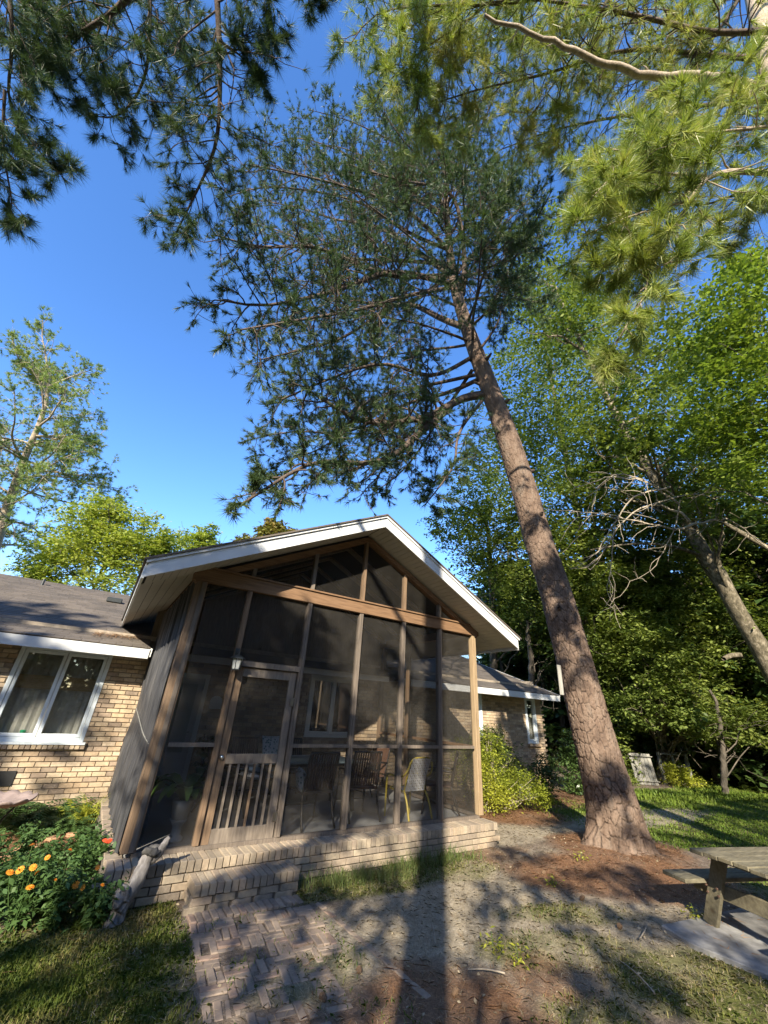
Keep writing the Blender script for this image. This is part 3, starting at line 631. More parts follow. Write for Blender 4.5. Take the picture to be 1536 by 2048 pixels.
for (a, b_, z0, z1) in ((12.1, 12.5, 1.25, 2.0), (9.66, 9.94, 1.1, 2.3)): MB().box(((a + b_) / 2, HY + .15, (z0 + z1) / 2), (b_ - a, .02, z1 - z0)).obj("curtain", m_curt, w3 if a > 11 else w4)
MB().box((12.29, HY - .05, 1.16), (.62, .10, .07)).obj("sill", m_brick_i, house)
for k, x in enumerate((4.55, 4.98)): MB().box((x, HY + .1, 1.40), (.20, .03, .04)).obj("sill_strip", m_curt, w2)
# white entry door behind the porch
ed = MB().box((1.42, HY + .02, 1.285), (.88, .05, 1.95)).obj("door", m_white, house, bev=.004)
MB().box((1.42, HY - .012, 1.55), (.60, .012, 1.2)).obj("door_glass", m_lg, ed)
MB().box((.965, HY - .01, 1.285), (.08, .06, 2.0)).box((1.875, HY - .01, 1.285), (.08, .06, 2.0)).box((1.42, HY - .01, 2.30), (.99, .06, .08)).obj("door_frame", m_frame, ed)
MB().tube([(1.76, HY - .05, 1.3), (1.70, HY - .05, 1.3)], .015, 8).obj("door_handle", m_steel, ed)
pq = MB(); poly = [(2.02, 1.72), (2.26, 1.72), (2.26, 1.86)] + [(2.14 + .12 * math.cos(a), 1.86 + .10 * math.sin(a)) for a in np.linspace(.3, math.pi - .3, 7)] + [(2.02, 1.86)]
pq.add([(p_[0], HY - .05, p_[1]) for p_ in poly] + [(p_[0], HY - .032, p_[1]) for p_ in poly], [tuple(range(len(poly)))] + [(i, i + 1, i + 1 + len(poly), i + len(poly)) for i in range(len(poly) - 1)])
tag(pq.obj("wall_plaque", m_frame), "small white arched plaque on the brick wall inside the porch", "plaque")

# ------------------------------------------------------------------ porch furniture
def chair(x, y, rz, label, group="high backed slatted patio chairs on the porch", slatm=None):
    r = empty("patio_chair", label, "chair", group, (x, y, F), rz); sm = slatm or m_slat         # sits facing -y
    MB().box((0, 0, .43), (.50, .48, .035)).obj("seat", sm, r, bev=.01)
    for s in (-1, 1):
        MB().tube(resample([(s * .25, -.24, .66), (s * .25, -.25, .44), (s * .26, -.27, .2), (s * .28, -.31, .0)], 8), .016, 6).obj("leg", m_metal, r, smooth=True)
        MB().tube(resample([(s * .25, .22, .44), (s * .25, .24, .3), (s * .26, .30, .12), (s * .27, .37, .0)], 8), .016, 6).obj("leg", m_metal, r, smooth=True)
        MB().tube(resample([(s * .25, .27, .65), (s * .27, .1, .67), (s * .27, -.15, .665), (s * .25, -.26, .64)], 8), .018, 6).obj("armrest", m_metal, r, smooth=True)
        MB().tube(resample([(s * .25, .22, .42), (s * .25, .27, .66), (s * .25, .35, .95)], 6), .016, 6).obj("back_frame", m_metal, r, smooth=True)
    MB().tube([(-.25, .35, .95), (.25, .35, .95)], .018, 6).obj("back_frame", m_metal, r)
    for k in range(11): MB().bar((-.215 + k * .043, .235, .47), (-.215 + k * .043, .345, .94), .030, .012, (0, 1, 0)).obj("slat", sm, r)
    MB().tube([(-.26, -.27, .2), (.26, -.27, .2)], .010, 6).obj("stretcher", m_metal, r)
    return r
m_slat_lit = plain("lit_brown_slat", (.16, .09, .06), .5, .2)  # lighter copy of the chair brown, sunlight put into the colour
chair(3.22, 6.66, 3.2, "dark slatted chair just behind the second screen from the door, back turned out")
chair(4.15, 6.80, 3.04, "dark slatted chair left of the yellow chair, back turned out")
chair(4.95, 7.75, -1.45, "slatted chair with brown lightened as if sunlit at the table's right end behind the yellow chair", slatm=m_slat_lit)
chair(2.75, 8.45, .05, "dark slatted chair across the table against the brick wall, seen through the door")
chair(3.62, 8.45, -.1, "dark slatted chair across the table holding a patterned pillow")
chair(2.15, 7.55, 1.5, "dark slatted chair at the table's left end with stacked cushions")
D = chair(5.80, 6.60, -2.3, "taupe slatted chair in the porch's right front corner")
tb = empty("patio_table", "long dark patio table with a grey green glass top on the porch", "table", loc=(3.45, 7.6, F))
MB().box((0, 0, .72), (1.9, 1.0, .025)).obj("table_top", m_tile, tb, bev=.008)
MB().box((0, 0, .685), (1.8, .9, .045)).obj("table_frame", m_metal, tb)
for sx in (-1, 1):
    for sy in (-1, 1): MB().bar((sx * .8, sy * .38, .66), (sx * .86, sy * .42, 0), .05, .05, (0, 1, 0)).obj("leg", m_metal, tb)
# yellow strap chair
yc = empty("strap_chair", "yellow framed chair woven with white vinyl straps behind the porch screen", "chair", loc=(4.95, 6.42, F), rz=3.19)
for s in (-1, 1):
    MB().tube(resample([(s * .23, .16, .41), (s * .24, .24, .3), (s * .25, .33, .0)], 8), .017, 8).obj("leg", m_yel, yc, smooth=True)
    MB().tube(resample([(s * .27, -.27, .60), (s * .27, -.28, .4), (s * .27, -.29, .0)], 8), .017, 8).obj("leg", m_yel, yc, smooth=True)
    MB().tube(resample([(s * .27, -.27, .60), (s * .28, -.05, .61), (s * .29, .18, .60), (s * .28, .30, .72), (s * .24, .32, .84)], 12), .015, 8).obj("armrest", m_yel, yc, smooth=True)
fr = MB().tube(resample([(-.22, .14, .40), (-.21, .19, .6), (-.22, .30, .85), (-.17, .335, .90), (0, .34, .905), (.17, .335, .90), (.22, .30, .85), (.21, .19, .6), (.22, .14, .40)], 40), .014, 8)
fr.tube(resample([(-.22, .14, .41), (-.23, -.1, .40), (-.22, -.28, .41), (.22, -.28, .41), (.23, -.1, .40), (.22, .14, .41)], 30), .014, 8); fr.obj("frame", m_yel, yc, smooth=True)
def backp(u, v):
    z = .41 + v * .49; y = np.interp(v, [0, .4, .9, 1], [.15, .20, .31, .335]); return (u * .205, y + .012, z)
for k in range(9):
    u = -.9 + k * .225
    MB().add([(backp(u + du, v)[0], backp(u, v)[1] + (.004 if (j + k) % 2 else -.004) + t_, backp(u, v)[2]) for t_ in (0, .003) for j, v in enumerate(np.linspace(0, 1, 14)) for du in (-.075, .075)],
             [(2 * j, 2 * j + 1, 2 * j + 3, 2 * j + 2) for j in range(13)] + [(28 + 2 * j + 2, 28 + 2 * j + 3, 28 + 2 * j + 1, 28 + 2 * j) for j in range(13)]).obj("strap", m_strap, yc)
for k in range(13):
    v = .03 + k * .077
    MB().add([(backp(u, v)[0], backp(u, v + dv)[1] + (-.004 if (j + k) % 2 else .004) + t_, backp(u, v + dv)[2]) for t_ in (0, .003) for j, u in enumerate(np.linspace(-1, 1, 10)) for dv in (-.022, .022)],
             [(2 * j, 2 * j + 1, 2 * j + 3, 2 * j + 2) for j in range(9)] + [(20 + 2 * j + 2, 20 + 2 * j + 3, 20 + 2 * j + 1, 20 + 2 * j) for j in range(9)]).obj("strap", m_strap, yc)
for k in range(8): MB().box((0, -.25 + k * .055, .405 + (k % 2) * .004), (.44, .04, .004)).obj("strap", m_strap, yc)
# pillows and cushions
def pillow(c, d, rz, tilt, mt, label, group=None, name="pillow"):
    n = 11; u, v = np.meshgrid(np.linspace(-1, 1, n), np.linspace(-1, 1, n)); h = np.clip((1 - u ** 4) * (1 - v ** 4), 0, 1) ** .45
    pin = 1 - .07 * (u * u * 0 + (1 - np.abs(u)) * 0); V = []
    for s in (1, -1): V.append(np.stack([(u * d[0] / 2 * (1 - .06 * (1 - v * v))).ravel(), (v * d[1] / 2 * (1 - .06 * (1 - u * u))).ravel(), (s * h * d[2] / 2).ravel()], 1))
    F_ = [(i * n + j, i * n + j + 1, (i + 1) * n + j + 1, (i + 1) * n + j) for i in range(n - 1) for j in range(n - 1)]
    F_ += [tuple(k + n * n for k in f[::-1]) for f in F_]
    o = tag(MB().add(np.concatenate(V), F_).obj(name, mt, smooth=True), label, name, group); o.location = c; o.rotation_euler = (tilt, 0, rz); return o
def patmat(name, a, b_, sc):
    m, t, b = mat(name); vo = nd(t, "ShaderNodeTexVoronoi"); vo.inputs['Scale'].default_value = sc; tc = nd(t, "ShaderNodeTexCoord"); t.links.new(tc.outputs['Object'], vo.inputs[0])
    t.links.new(ramp(t, vo.outputs['Distance'], [b_, a], [.25, .42]), b.inputs['Base Color']); b.inputs['Roughness'].default_value = .85; return m
m_pat = patmat("teal_floral_cloth", (.55, .58, .58), (.06, .16, .18), 22)
pillow((3.0, 8.0, 1.16), (.42, .42, .15), .15, 1.2, m_pat, "white and teal patterned pillow propped across the table")
pillow((3.02, 6.62, .88), (.42, .30, .14), 1.3, 1.35, m_pat, "teal patterned pillow leaning out beside the near dark chair")
m_cu = plain("white_blue_cushion_cloth", (.50, .53, .58), .85, .2)
for k in range(3): pillow((2.62, 7.50, .83 + k * .085), (.46, .44, .10), .2 + k * .3, 0, m_cu if k != 1 else plain("slate_blue_cloth", (.12, .18, .26), .85),
                         ["pale cushion lowest of the stack by the table's left end", "slate blue cushion in the middle of the stack", "pale cushion on top of the stack"][k], "cushions stacked on a seat", "cushion")
# potted plants
def broad(base, n, L, W, rs_, up=.5, droop=1.0):
    Vs, Fs, k = [], [], 0
    for q in range(n):
        a = rs_.rand() * 6.283; l = L * (.6 + .5 * rs_.rand()); e = up * (.5 + rs_.rand()); w = W * (.7 + .5 * rs_.rand())
        d = np.array([math.cos(a), math.sin(a), 0]); s = np.array([-d[1], d[0], 0]); p = np.array(base, float) + d * .04; el = math.atan(e * 1.8); 
        for j in range(7):
            ww = w * math.sin(math.pi * min(.98, (j + .25) / 6.6)) ** .8 / 2; Vs += [p - s * ww + [0, 0, .25 * ww], p, p + s * ww + [0, 0, .25 * ww]]
            p = p + (d * math.cos(el) + np.array([0, 0, math.sin(el)])) * l / 6; el -= droop * (.25 + .1 * j) * (.6 + .6 * rs_.rand())
        for j in range(6): b0 = k + 3 * j; Fs += [(b0, b0 + 1, b0 + 4, b0 + 3), (b0 + 1, b0 + 2, b0 + 5, b0 + 4)]
        k += 21
    return np.array(Vs), np.array(Fs)
r1 = np.random.RandomState(3)
ped = empty("plant_stand", "white tapered plant stand inside the porch's left corner", "plant stand", loc=(1.36, 6.50, F))
MB().lathe([(.0, 0), (.09, 0), (.10, .03), (.06, .06), (.05, .14), (.09, .20), (.11, .22), (0, .22)], k=18).obj("stand_body", m_pot, ped, smooth=True)
pl = empty("peace_lily", "big leafed potted plant arching over its white stand in the porch corner", "plant", loc=(1.36, 6.50, F + .22))
MB().lathe([(0, 0), (.09, 0), (.12, .15), (.13, .2), (.11, .2), (0, .19)], k=20).obj("pot", m_pot, pl, smooth=True)
V, Fq = broad((0, 0, .2), 50, .58, .13, r1, .9); V[:, 0] = np.maximum(V[:, 0], -.50); link("leaf_cluster", np_mesh("leaf_cluster", V, Fq, m_lfp, True), pl)
pl = empty("rubber_plant", "dark round leafed plant in a pot near the white entry door", "plant", loc=(2.0, 8.6, F))
MB().lathe([(0, 0), (.12, 0), (.16, .25), (.17, .27), (.14, .27), (0, .26)], k=20).obj("pot", m_metal, pl, smooth=True)
for q in range(3): MB().tube(resample([(0, 0, .25), (.08 * math.cos(q * 2.1), .08 * math.sin(q * 2.1), .6), (.15 * math.cos(q * 2.1), .15 * math.sin(q * 2.1), 1.0)], 6), .012, 6).obj("stem", m_dbark, pl)
for zz_ in (.45, .65, .85): 
    V, Fq = broad((0, 0, zz_), 16, .34, .15, r1, .7); link("leaf_cluster", np_mesh("leaf_cluster", V, Fq, m_lfd, True), pl)

def gnarl_np(P, R, k, amp, n, seed):
    P = resample(P, n); V, _ = tube_np(P, np.interp(np.linspace(0, 1, n), np.linspace(0, 1, len(R)), R), k, False); c = np.repeat(P, k, 0); a = np.tile(np.arange(k), n) / k * 6.283; z = np.repeat(np.arange(n), k) * .25
    f = 1 + amp * ((fbm(np.cos(a) * 2 + 9, z * 1.5 + np.sin(a) * 2, seed) - .5) * 2); i = np.arange(n - 1)[:, None] * k; j = np.arange(k)[None]; jn = (j + 1) % k
    return c + (V - c) * f[:, None], np.stack([i + j, i + jn, i + k + jn, i + k + j], -1).reshape(-1, 4)
# ------------------------------------------------------------------ plants: generators
def needles(T, D, n, L, w, rs_, cone=1.25, along=.08):
    """burst of n needles at each tuft centre T pointing round direction D"""
    T = np.repeat(np.asarray(T), n, 0); D = np.repeat(np.asarray(D), n, 0); N = len(T)
    T = T - D * (rs_.rand(N, 1) * along)
    r = rs_.normal(size=(N, 3)); r -= (r * D).sum(1, keepdims=True) * D; r /= np.linalg.norm(r, axis=1, keepdims=True) + 1e-9
    a = rs_.rand(N, 1) ** .7 * cone * np.repeat(.55 + .5 * rs_.rand(N // n, 1), n, 0); d = D * np.cos(a) + r * np.sin(a)
    l = L * (.75 + .35 * rs_.rand(N, 1)) * np.repeat(.68 + .55 * rs_.rand(N // n, 1), n, 0); s = np.cross(d, rs_.normal(size=(N, 3))); s /= np.linalg.norm(s, axis=1, keepdims=True) + 1e-9
    V = np.stack([T - s * w / 2, T + s * w / 2, T + d * l + np.array([0, 0, -.06]) * l], 1)
    return V.reshape(-1, 3)
def tri_mesh(name, V, mt):
    return np_mesh(name, V, np.arange(len(V)).reshape(-1, 3), mt)
def leafset(P, size, rs_, flat=.5, asp=.55, droop=.3):
    """one folded four-cornered leaf at each point"""
    n = len(P); a = rs_.rand(n) * 6.283; d = np.stack([np.cos(a), np.sin(a), rs_.normal(-droop, .35, n)], 1); d /= np.linalg.norm(d, axis=1, keepdims=True)
    up = np.stack([rs_.normal(0, flat, n), rs_.normal(0, flat, n), np.ones(n)], 1); s = np.cross(d, up); s /= np.linalg.norm(s, axis=1, keepdims=True) + 1e-9
    l = size * (.45 + .95 * rs_.rand(n))[:, None]; nn = np.cross(s, d) * l * .10
    V = np.stack([P, P + d * l * .5 + s * l * asp / 2 + nn, P + d * l, P + d * l * .5 - s * l * asp / 2 + nn], 1).reshape(-1, 3)
    i = np.arange(n)[:, None] * 4; return V, (i + np.array([[0, 1, 2, 3]]))
def unit(v): v = np.asarray(v, float); return v / (np.linalg.norm(v) + 1e-9)
def branchpath(p0, d, L, n, rs_, wig=.25, grav=0.0):
    P = [np.array(p0, float)]; d = unit(d)
    for i in range(n): d = unit(d + rs_.normal(0, wig, 3) + np.array([0, 0, grav])); P.append(P[-1] + d * L / n)
    return np.array(P)
def pine_limb(path, R0, sl, ns, rs_, grav=-.03, t0=.25, up=.15, subn=4, planar=.6):
    """tubes and tufts of one pine limb"""
    P = resample(path, 16); n = len(P); R = R0 * (1 - .8 * np.linspace(0, 1, n)); tubes = [(P, R)]; T, D = [], []
    Tn = np.gradient(P, axis=0)
    for k in range(ns):
        t = t0 + (1 - t0) * (k + rs_.rand() * .8) / ns; x = min(t * (n - 1), n - 1.001); i = int(x); q = P[i] + (P[i + 1] - P[i]) * (x - i); tg = unit(Tn[i])
        sd_ = np.cross(tg, [0, 0, 1.]); sd_ = unit(sd_) * (1 if k % 2 else -1); pr = unit(sd_ * planar + rs_.normal(0, .45, 3) + [0, 0, up]); pr = unit(pr + tg * (.35 + .5 * rs_.rand()))
        l = sl * (1.15 - .65 * t) * (.55 + .7 * rs_.rand()); Q = branchpath(q, pr, l, 6, rs_, .22, grav); r = max(.008, R0 * .32 * (1 - .5 * t)); tubes.append((Q, r * (1 - .75 * np.linspace(0, 1, 7))))
        T.append(Q[-1]); D.append(unit(Q[-1] - Q[-2]))
        for m_ in range(subn):
            j = rs_.randint(2, 6); q2 = Q[j]; td = unit(Q[j] - Q[j - 1]); dd = unit(td * .8 + rs_.normal(0, .6, 3) + [0, 0, .1]); l2 = min(l * .45, .9) * (.4 + .7 * rs_.rand())
            Q2 = branchpath(q2, dd, l2, 3, rs_, .2, .02); tubes.append((Q2, np.array([.5, .45, .4, .3]) * r * .7)); T.append(Q2[-1]); D.append(unit(Q2[-1] - Q2[-2]))
            if rs_.rand() < .6: T.append(Q2[2]); D.append(unit(Q2[2] - Q2[1] + rs_.normal(0, .3, 3)))
            if rs_.rand() < .3: T.append(Q2[1]); D.append(unit(dd + rs_.normal(0, .5, 3)))
    T.append(P[-1]); D.append(unit(P[-1] - P[-2])); return tubes, T, D
def add_limb(tree, path, R0, sl, ns, rs_, bark, ndl, nn=34, NL=.2, nw=.008, k=5, **kw):
    tb_, T, D = pine_limb(path, R0, sl, ns, rs_, **kw)
    o = link("limb", tubes_mesh("limb", tb_, k, bark), tree)
    link("needles", tri_mesh("needles", needles(T, D, nn, NL, nw, rs_), ndl), o); return len(T)

# ------------------------------------------------------------------ the big leaning pine, bark plates modelled
pine = empty("pine_tree", "tall pine with reddish plated bark leaning over the porch from a pine straw mound", "tree")
tp = [(1240, 1712, 0), (1238, 1690, 0), (1222, 1600, 0), (1181, 1450, 0), (1148, 1320, 0), (1110, 1180, 0), (1076, 1080, 0), (1050, 985, 0), (1017, 880, 0), (988, 800, 0), (950, 700, 0), (928, 640, 0), (905, 560, 0), (897, 480, 0), (893, 400, 0), (889, 320, 0)]
TP = np.array([atp(u, v, o) for u, v, o in tp]); TP[0, 2] = -.15
hz = TP[:, 2]; TR_h = [-.2, 0, .15, .4, .8, 1.6, 3, 5, 7, 9, 11, 13, 15, 18, 21, 24, 30]; TR_r = [.60, .54, .47, .42, .385, .35, .325, .315, .30, .285, .255, .215, .175, .125, .09, .06, .03]
NZ, NA = 820, 190
zs_ = np.concatenate([np.linspace(0, .38, 850), np.linspace(.38, 1, 260)[1:]]); d_ = np.r_[0, np.cumsum(np.linalg.norm(np.diff(TP, axis=0), axis=1))]
t_ = zs_ * d_[-1]; PC = np.stack([np.interp(t_, d_, TP[:, k]) for k in range(3)], 1)
for _ in range(500): PC[1:-1] = (PC[:-2] + 2 * PC[1:-1] + PC[2:]) / 4
NZ = len(PC); rad = np.interp(PC[:, 2], TR_h, TR_r); th = np.arange(NA) / NA * 2 * math.pi
def voro(u, v, su, sv, per, seed):                               # F2 - F1 on a jittered grid wrapped in u
    U, Vv = u * su, v * sv; iu, iv = np.floor(U), np.floor(Vv); best = np.full(U.shape, 9.); sec = np.full(U.shape, 9.); idv = np.zeros(U.shape)
    for a in (-1, 0, 1):
        for b_ in (-1, 0, 1):
            cu_, cv_ = iu + a, iv + b_; cw = np.mod(cu_, per); ju = hash2(cw, cv_, seed); jv = hash2(cw, cv_, seed + 5)
            d = np.hypot(cu_ + .1 + .8 * ju - U, (cv_ + .1 + .8 * jv - Vv)); nb = d < best
            sec = np.where(nb, best, np.minimum(sec, d)); idv = np.where(nb, hash2(cw, cv_, seed + 9), idv); best = np.where(nb, d, best)
    return sec - best, idv
TT, LL = np.meshgrid(th / (2 * math.pi), np.r_[0, np.cumsum(np.linalg.norm(np.diff(PC, axis=0), axis=1))])
wob = .35 * (fbm(TT.ravel() * 14, LL.ravel() * 3, 4) - .5).reshape(TT.shape)
e1, id1 = voro(TT + wob * .09, LL + wob * .5, 24, 4.6, 24, 11); e2, id2 = voro(TT + wob * .07, LL + wob * .3, 54, 12.0, 54, 31); hf = fbm(TT.ravel() * 90, LL.ravel() * 16, 8, 3).reshape(TT.shape)
lowf = np.clip(1 - LL / 14, .25, 1)
h = .034 * np.clip(e1 / .11, 0, 1) ** .7 * lowf + .011 * np.clip(e2 / .12, 0, 1) * lowf ** .5 + .014 * (id1 - .5) * lowf + .008 * (id2 - .5) + .014 * (hf - .5)
flare = np.exp(-LL / .40) * (.10 * np.sin(TT * 2 * math.pi * 5 + 1) + .07 * np.sin(TT * 2 * math.pi * 3) + .10 * (fbm(TT.ravel() * 22, LL.ravel() * 2, 77).reshape(TT.shape) - .5))
RR = rad[:, None] + h - .02 + flare
CT = PC[:, None] + RR[..., None] * np.stack([np.cos(th), np.sin(th), np.zeros(NA)], 1)[None]
ip = (np.arange(NZ - 1)[:, None] * NA); jp = np.arange(NA)[None]; jq = (jp + 1) % NA
Fq = np.stack([ip + jp, ip + jq, ip + NA + jq, ip + NA + jp], -1).reshape(-1, 4)
crk = np.clip(1 - e1 / .12, 0, 1) * np.clip(lowf * 1.3, 0, 1) + .45 * np.clip(1 - e2 / .10, 0, 1) * (e1 > .12)
link("trunk", np_mesh("trunk", CT.reshape(-1, 3), Fq, m_bark, True, {"crack": crk.ravel()}), pine)
rp = np.random.RandomState(12)
def atpl(lst): return [atp(u, v, o) for u, v, o in lst]
main = [([(962, 790, 0), (925, 792, -.2), (885, 820, -.5), (850, 835, -.8), (800, 845, -1.1), (740, 852, -1.5), (690, 830, -1.8), (650, 800, -2), (600, 770, -2.2)], .13, 2.2, 26),
        ([(900, 815, -.3), (850, 860, -.9), (815, 885, -1.2), (780, 925, -1.5), (745, 926, -1.8), (700, 928, -2.1), (655, 932, -2.4), (640, 905, -2.6), (560, 960, -3), (480, 1010, -3.2)], .10, 1.6, 26),
        ([(930, 655, 0), (885, 642, .3), (840, 612, .6), (800, 598, .9), (740, 640, 1.2), (690, 680, 1.5), (600, 700, 1.8), (520, 720, 2)], .11, 2.6, 26),
        ([(905, 570, 0), (845, 552, -.4), (780, 540, -.8), (740, 555, -1), (680, 580, -1.4), (600, 600, -2), (500, 620, -2.5), (440, 600, -2.8)], .11, 2.8, 28),
        ([(897, 548, 0), (830, 500, .4), (790, 470, .8), (730, 440, 1.2), (690, 450, 1.5), (620, 420, 2), (520, 400, 2.5)], .10, 3, 28),
        ([(895, 552, 0), (790, 556, -.5), (745, 545, -.9), (690, 515, -1.3), (640, 492, -1.6), (590, 490, -2), (520, 500, -2.4), (430, 470, -2.8)], .10, 2.8, 28),
        ([(900, 560, 0), (945, 550, -.3), (990, 530, -.6), (1040, 500, -.9), (1080, 470, -1.2)], .07, 2, 16),
        ([(925, 590, 0), (932, 520, -.3), (925, 470, -.6), (915, 400, -.9), (900, 372, -1.1), (850, 370, -1.5), (790, 360, -2), (700, 330, -2.6)], .10, 2.8, 24),
        ([(905, 560, 0), (950, 500, .3), (1000, 460, .6), (1010, 415, .8), (980, 330, 1)], .07, 2.6, 18),
        ([(940, 722, 0), (975, 680, -.3), (1000, 640, -.6), (1005, 590, -.8), (1040, 560, -1)], .05, 1.5, 12),
        ([(965, 800, 0), (925, 850, -.5), (910, 885, -.8), (915, 920, -1.1), (890, 960, -1.4), (850, 1010, -1.7)], .055, 1.3, 12),
        ([(945, 740, 0), (905, 800, .5), (870, 850, .9), (840, 900, 1.2), (800, 950, 1.5), (740, 990, 1.8)], .06, 1.8, 18),
        ([(930, 600, 0), (1000, 590, .5), (1060, 602, .9), (1110, 610, 1.2)], .05, 1.6, 12),
        ([(942, 715, 0), (900, 740, -.4), (850, 760, -.9), (780, 720, -1.4), (700, 740, -2), (560, 800, -2.6)], .07, 2.2, 22),
        ([(955, 760, 0), (900, 790, .6), (820, 800, 1.2), (700, 870, 1.9), (580, 860, 2.5), (500, 880, 2.8)], .07, 2.0, 22),
        ([(893, 430, 0), (840, 400, .3), (760, 330, .8), (680, 290, 1.2), (600, 290, 1.5)], .07, 3, 22),
        ([(893, 430, 0), (860, 330, -.3), (800, 250, -.8), (740, 190, -1.2)], .06, 3, 20),
        ([(891, 380, 0), (930, 300, .3), (960, 220, .8), (1000, 160, 1.2)], .06, 3, 18),
        ([(897, 500, 0), (820, 420, -.8), (720, 380, -1.6), (600, 350, -2.4), (500, 330, -3)], .08, 3, 24),
        ([(897, 470, 0), (960, 400, .5), (1040, 340, 1), (1090, 300, 1.4)], .06, 2.6, 16),
        ([(900, 540, 0), (850, 600, 1.5), (760, 620, 3), (620, 560, 4.5), (520, 560, 5.5)], .08, 3, 24)]
main += [([(897, 500, 0), (820, 470, -.2), (720, 400, -.4), (620, 380, -.7), (520, 370, -1), (440, 400, -1.2)], .07, 2.8, 24), ([(893, 440, 0), (800, 380, 0), (700, 310, .2), (600, 270, .3), (540, 290, .4)], .06, 2.8, 22),
         ([(905, 575, 0), (820, 590, -1), (720, 620, -2), (600, 640, -3), (480, 660, -3.6)], .08, 2.6, 24), ([(891, 400, 0), (820, 300, -.6), (700, 240, -1.3), (620, 220, -1.8)], .05, 2.6, 20),
         ([(900, 530, 0), (800, 520, .8), (680, 520, 1.5), (560, 460, 2.4), (470, 440, 3)], .08, 2.8, 26), ([(950, 750, 0), (860, 770, .3), (760, 790, .6), (650, 900, .8), (540, 930, 1)], .06, 1.9, 20)]
nt_ = 0
for path_, R0, sl_, ns_ in main:
    nt_ += add_limb(pine, atpl(path_), R0, sl_ * .72, int(ns_ * 1.6), rp, m_limb, m_ndl, nn=28, NL=.16, nw=.011, subn=9)
for q in range(20):                                               # smaller limbs between the big ones
    i = int(np.searchsorted(PC[:, 2], rp.uniform(11.5, 21))); p0 = PC[i]; a = rp.uniform(1.9, 4.9); hl = (5.2 if PC[i, 2] < 17 else 4.5) * rp.uniform(.5, 1)
    d = np.array([math.cos(a), math.sin(a), rp.uniform(-.05, .35)]); add_limb(pine, branchpath(p0, d, hl, 8, rp, .14, .01), .05, 1.7, 20, rp, m_limb, m_ndl, nn=28, NL=.16, nw=.011, subn=8)
kn = []
for z_, a_, l_ in ((3.9, 3.6, .07), (6.1, 4.4, .06), (8.6, 3.1, .10), (9.6, 5.0, .12), (10.4, 2.6, .16), (7.4, 5.3, .07), (11.2, 4.6, .2)):
    i = int(np.argmin(np.abs(PC[:, 2] - z_))); d = np.array([math.cos(a_), math.sin(a_), .25]); p_ = PC[i] + d * rad[i] * .8; kn.append((np.array([p_, p_ + d * (rad[i] * .2 + l_ * .6), p_ + d * (rad[i] * .2 + l_)]), np.array([.07, .04, .028])))
link("branch_stub", tubes_mesh("branch_stub", kn, 8, m_limb), pine)
# a pale board fixed to the trunk
q0, q1 = aty(1117, 1330, 4.78) - CAM, aty(1124, 1390, 4.78) - CAM
bp0 = CAM + q0 * .97; bp1 = CAM + q1 * .97
tag(MB().bar(bp0 + np.array([0, 0, .0]), bp1, .07, .03, (.5, .8, 0)).obj("board", m_gatew, bev=.004), "short pale upright board on the left edge of the big pine's trunk", "board")

# ------------------------------------------------------------------ pine behind the camera whose limbs hang in at the upper left
lp = empty("pine_tree", "pine standing behind the viewer whose dark limbs hang in at the top left", "tree"); rl = np.random.RandomState(31)
lpb = np.array([-3.75, -4.0, 0])
Pt = resample([lpb + [0, 0, -.2], lpb + [.1, .1, 5], lpb + [.25, .2, 10], lpb + [.2, .4, 16], lpb + [.1, .5, 21]], 30)
link("trunk", tubes_mesh("trunk", [(Pt, np.interp(Pt[:, 2], [0, 1, 8, 16, 21], [.32, .21, .20, .15, .06]))], 20, m_bark), lp)
ov = [([(432, -40), (438, 60), (440, 140), (440, 220), (436, 290), (410, 350), (380, 410), (350, 470)], .055, 6.4, 11.0, 1.25, 34),
      ([(300, -60), (300, 60), (298, 130), (278, 190), (235, 240), (180, 230)], .04, 6.6, 11.5, 1.1, 26),
      ([(270, -20), (230, 25), (180, 55), (120, 90), (60, 50), (100, 150)], .05, 6.2, 11, 1.0, 22),
      ([(15, -60), (25, 60), (22, 150), (8, 190), (30, 240), (75, 300), (130, 360)], .035, 5.6, 9.5, .75, 22),
      ([(10, 180), (5, 260), (10, 330), (25, 400), (20, 440)], .025, 5.6, 9.5, .7, 16),
      ([(520, -60), (540, 20), (552, 90)], .03, 6.4, 12, .7, 10), ([(438, 80), (480, 110), (515, 150), (530, 185)], .02, 6.4, 11, .4, 8),
      ([(120, -40), (150, 60), (200, 110), (230, 180)], .03, 6.8, 12, .9, 14), ([(360, -60), (380, 40), (360, 110)], .03, 7, 12, .9, 12), ([(60, -60), (80, 40), (70, 110)], .03, 6.2, 12, .8, 12),
      ([(600, -60), (640, -20), (655, 10)], .02, 6.4, 12, .4, 6)]
for pts, R0, dep, z0, sl_, ns_ in ov:
    P_ = [atd(u, v, dep + .12 * k) for k, (u, v) in enumerate(pts)]; s0 = lpb + [.2, .3, z0]; first = P_[0]
    pre = [s0, s0 * .6 + first * .4 + [0, 0, .5], s0 * .25 + first * .75 + [0, 0, .4]] if pts[0][1] < 0 else []
    tb_, T, D = pine_limb(P_, R0, sl_, int(ns_ * 1.35), rl, t0=.05, subn=6, grav=-.06, up=-.1)
    if pre: tb_.append((resample(pre + [first], 12), np.linspace(R0 * 1.8, R0, 12)))
    o = link("limb", tubes_mesh("limb", tb_, 6, m_limb), lp); link("needles", tri_mesh("needles", needles(T, D, 44, .20, .006, rl, 1.35), m_ndl), o)

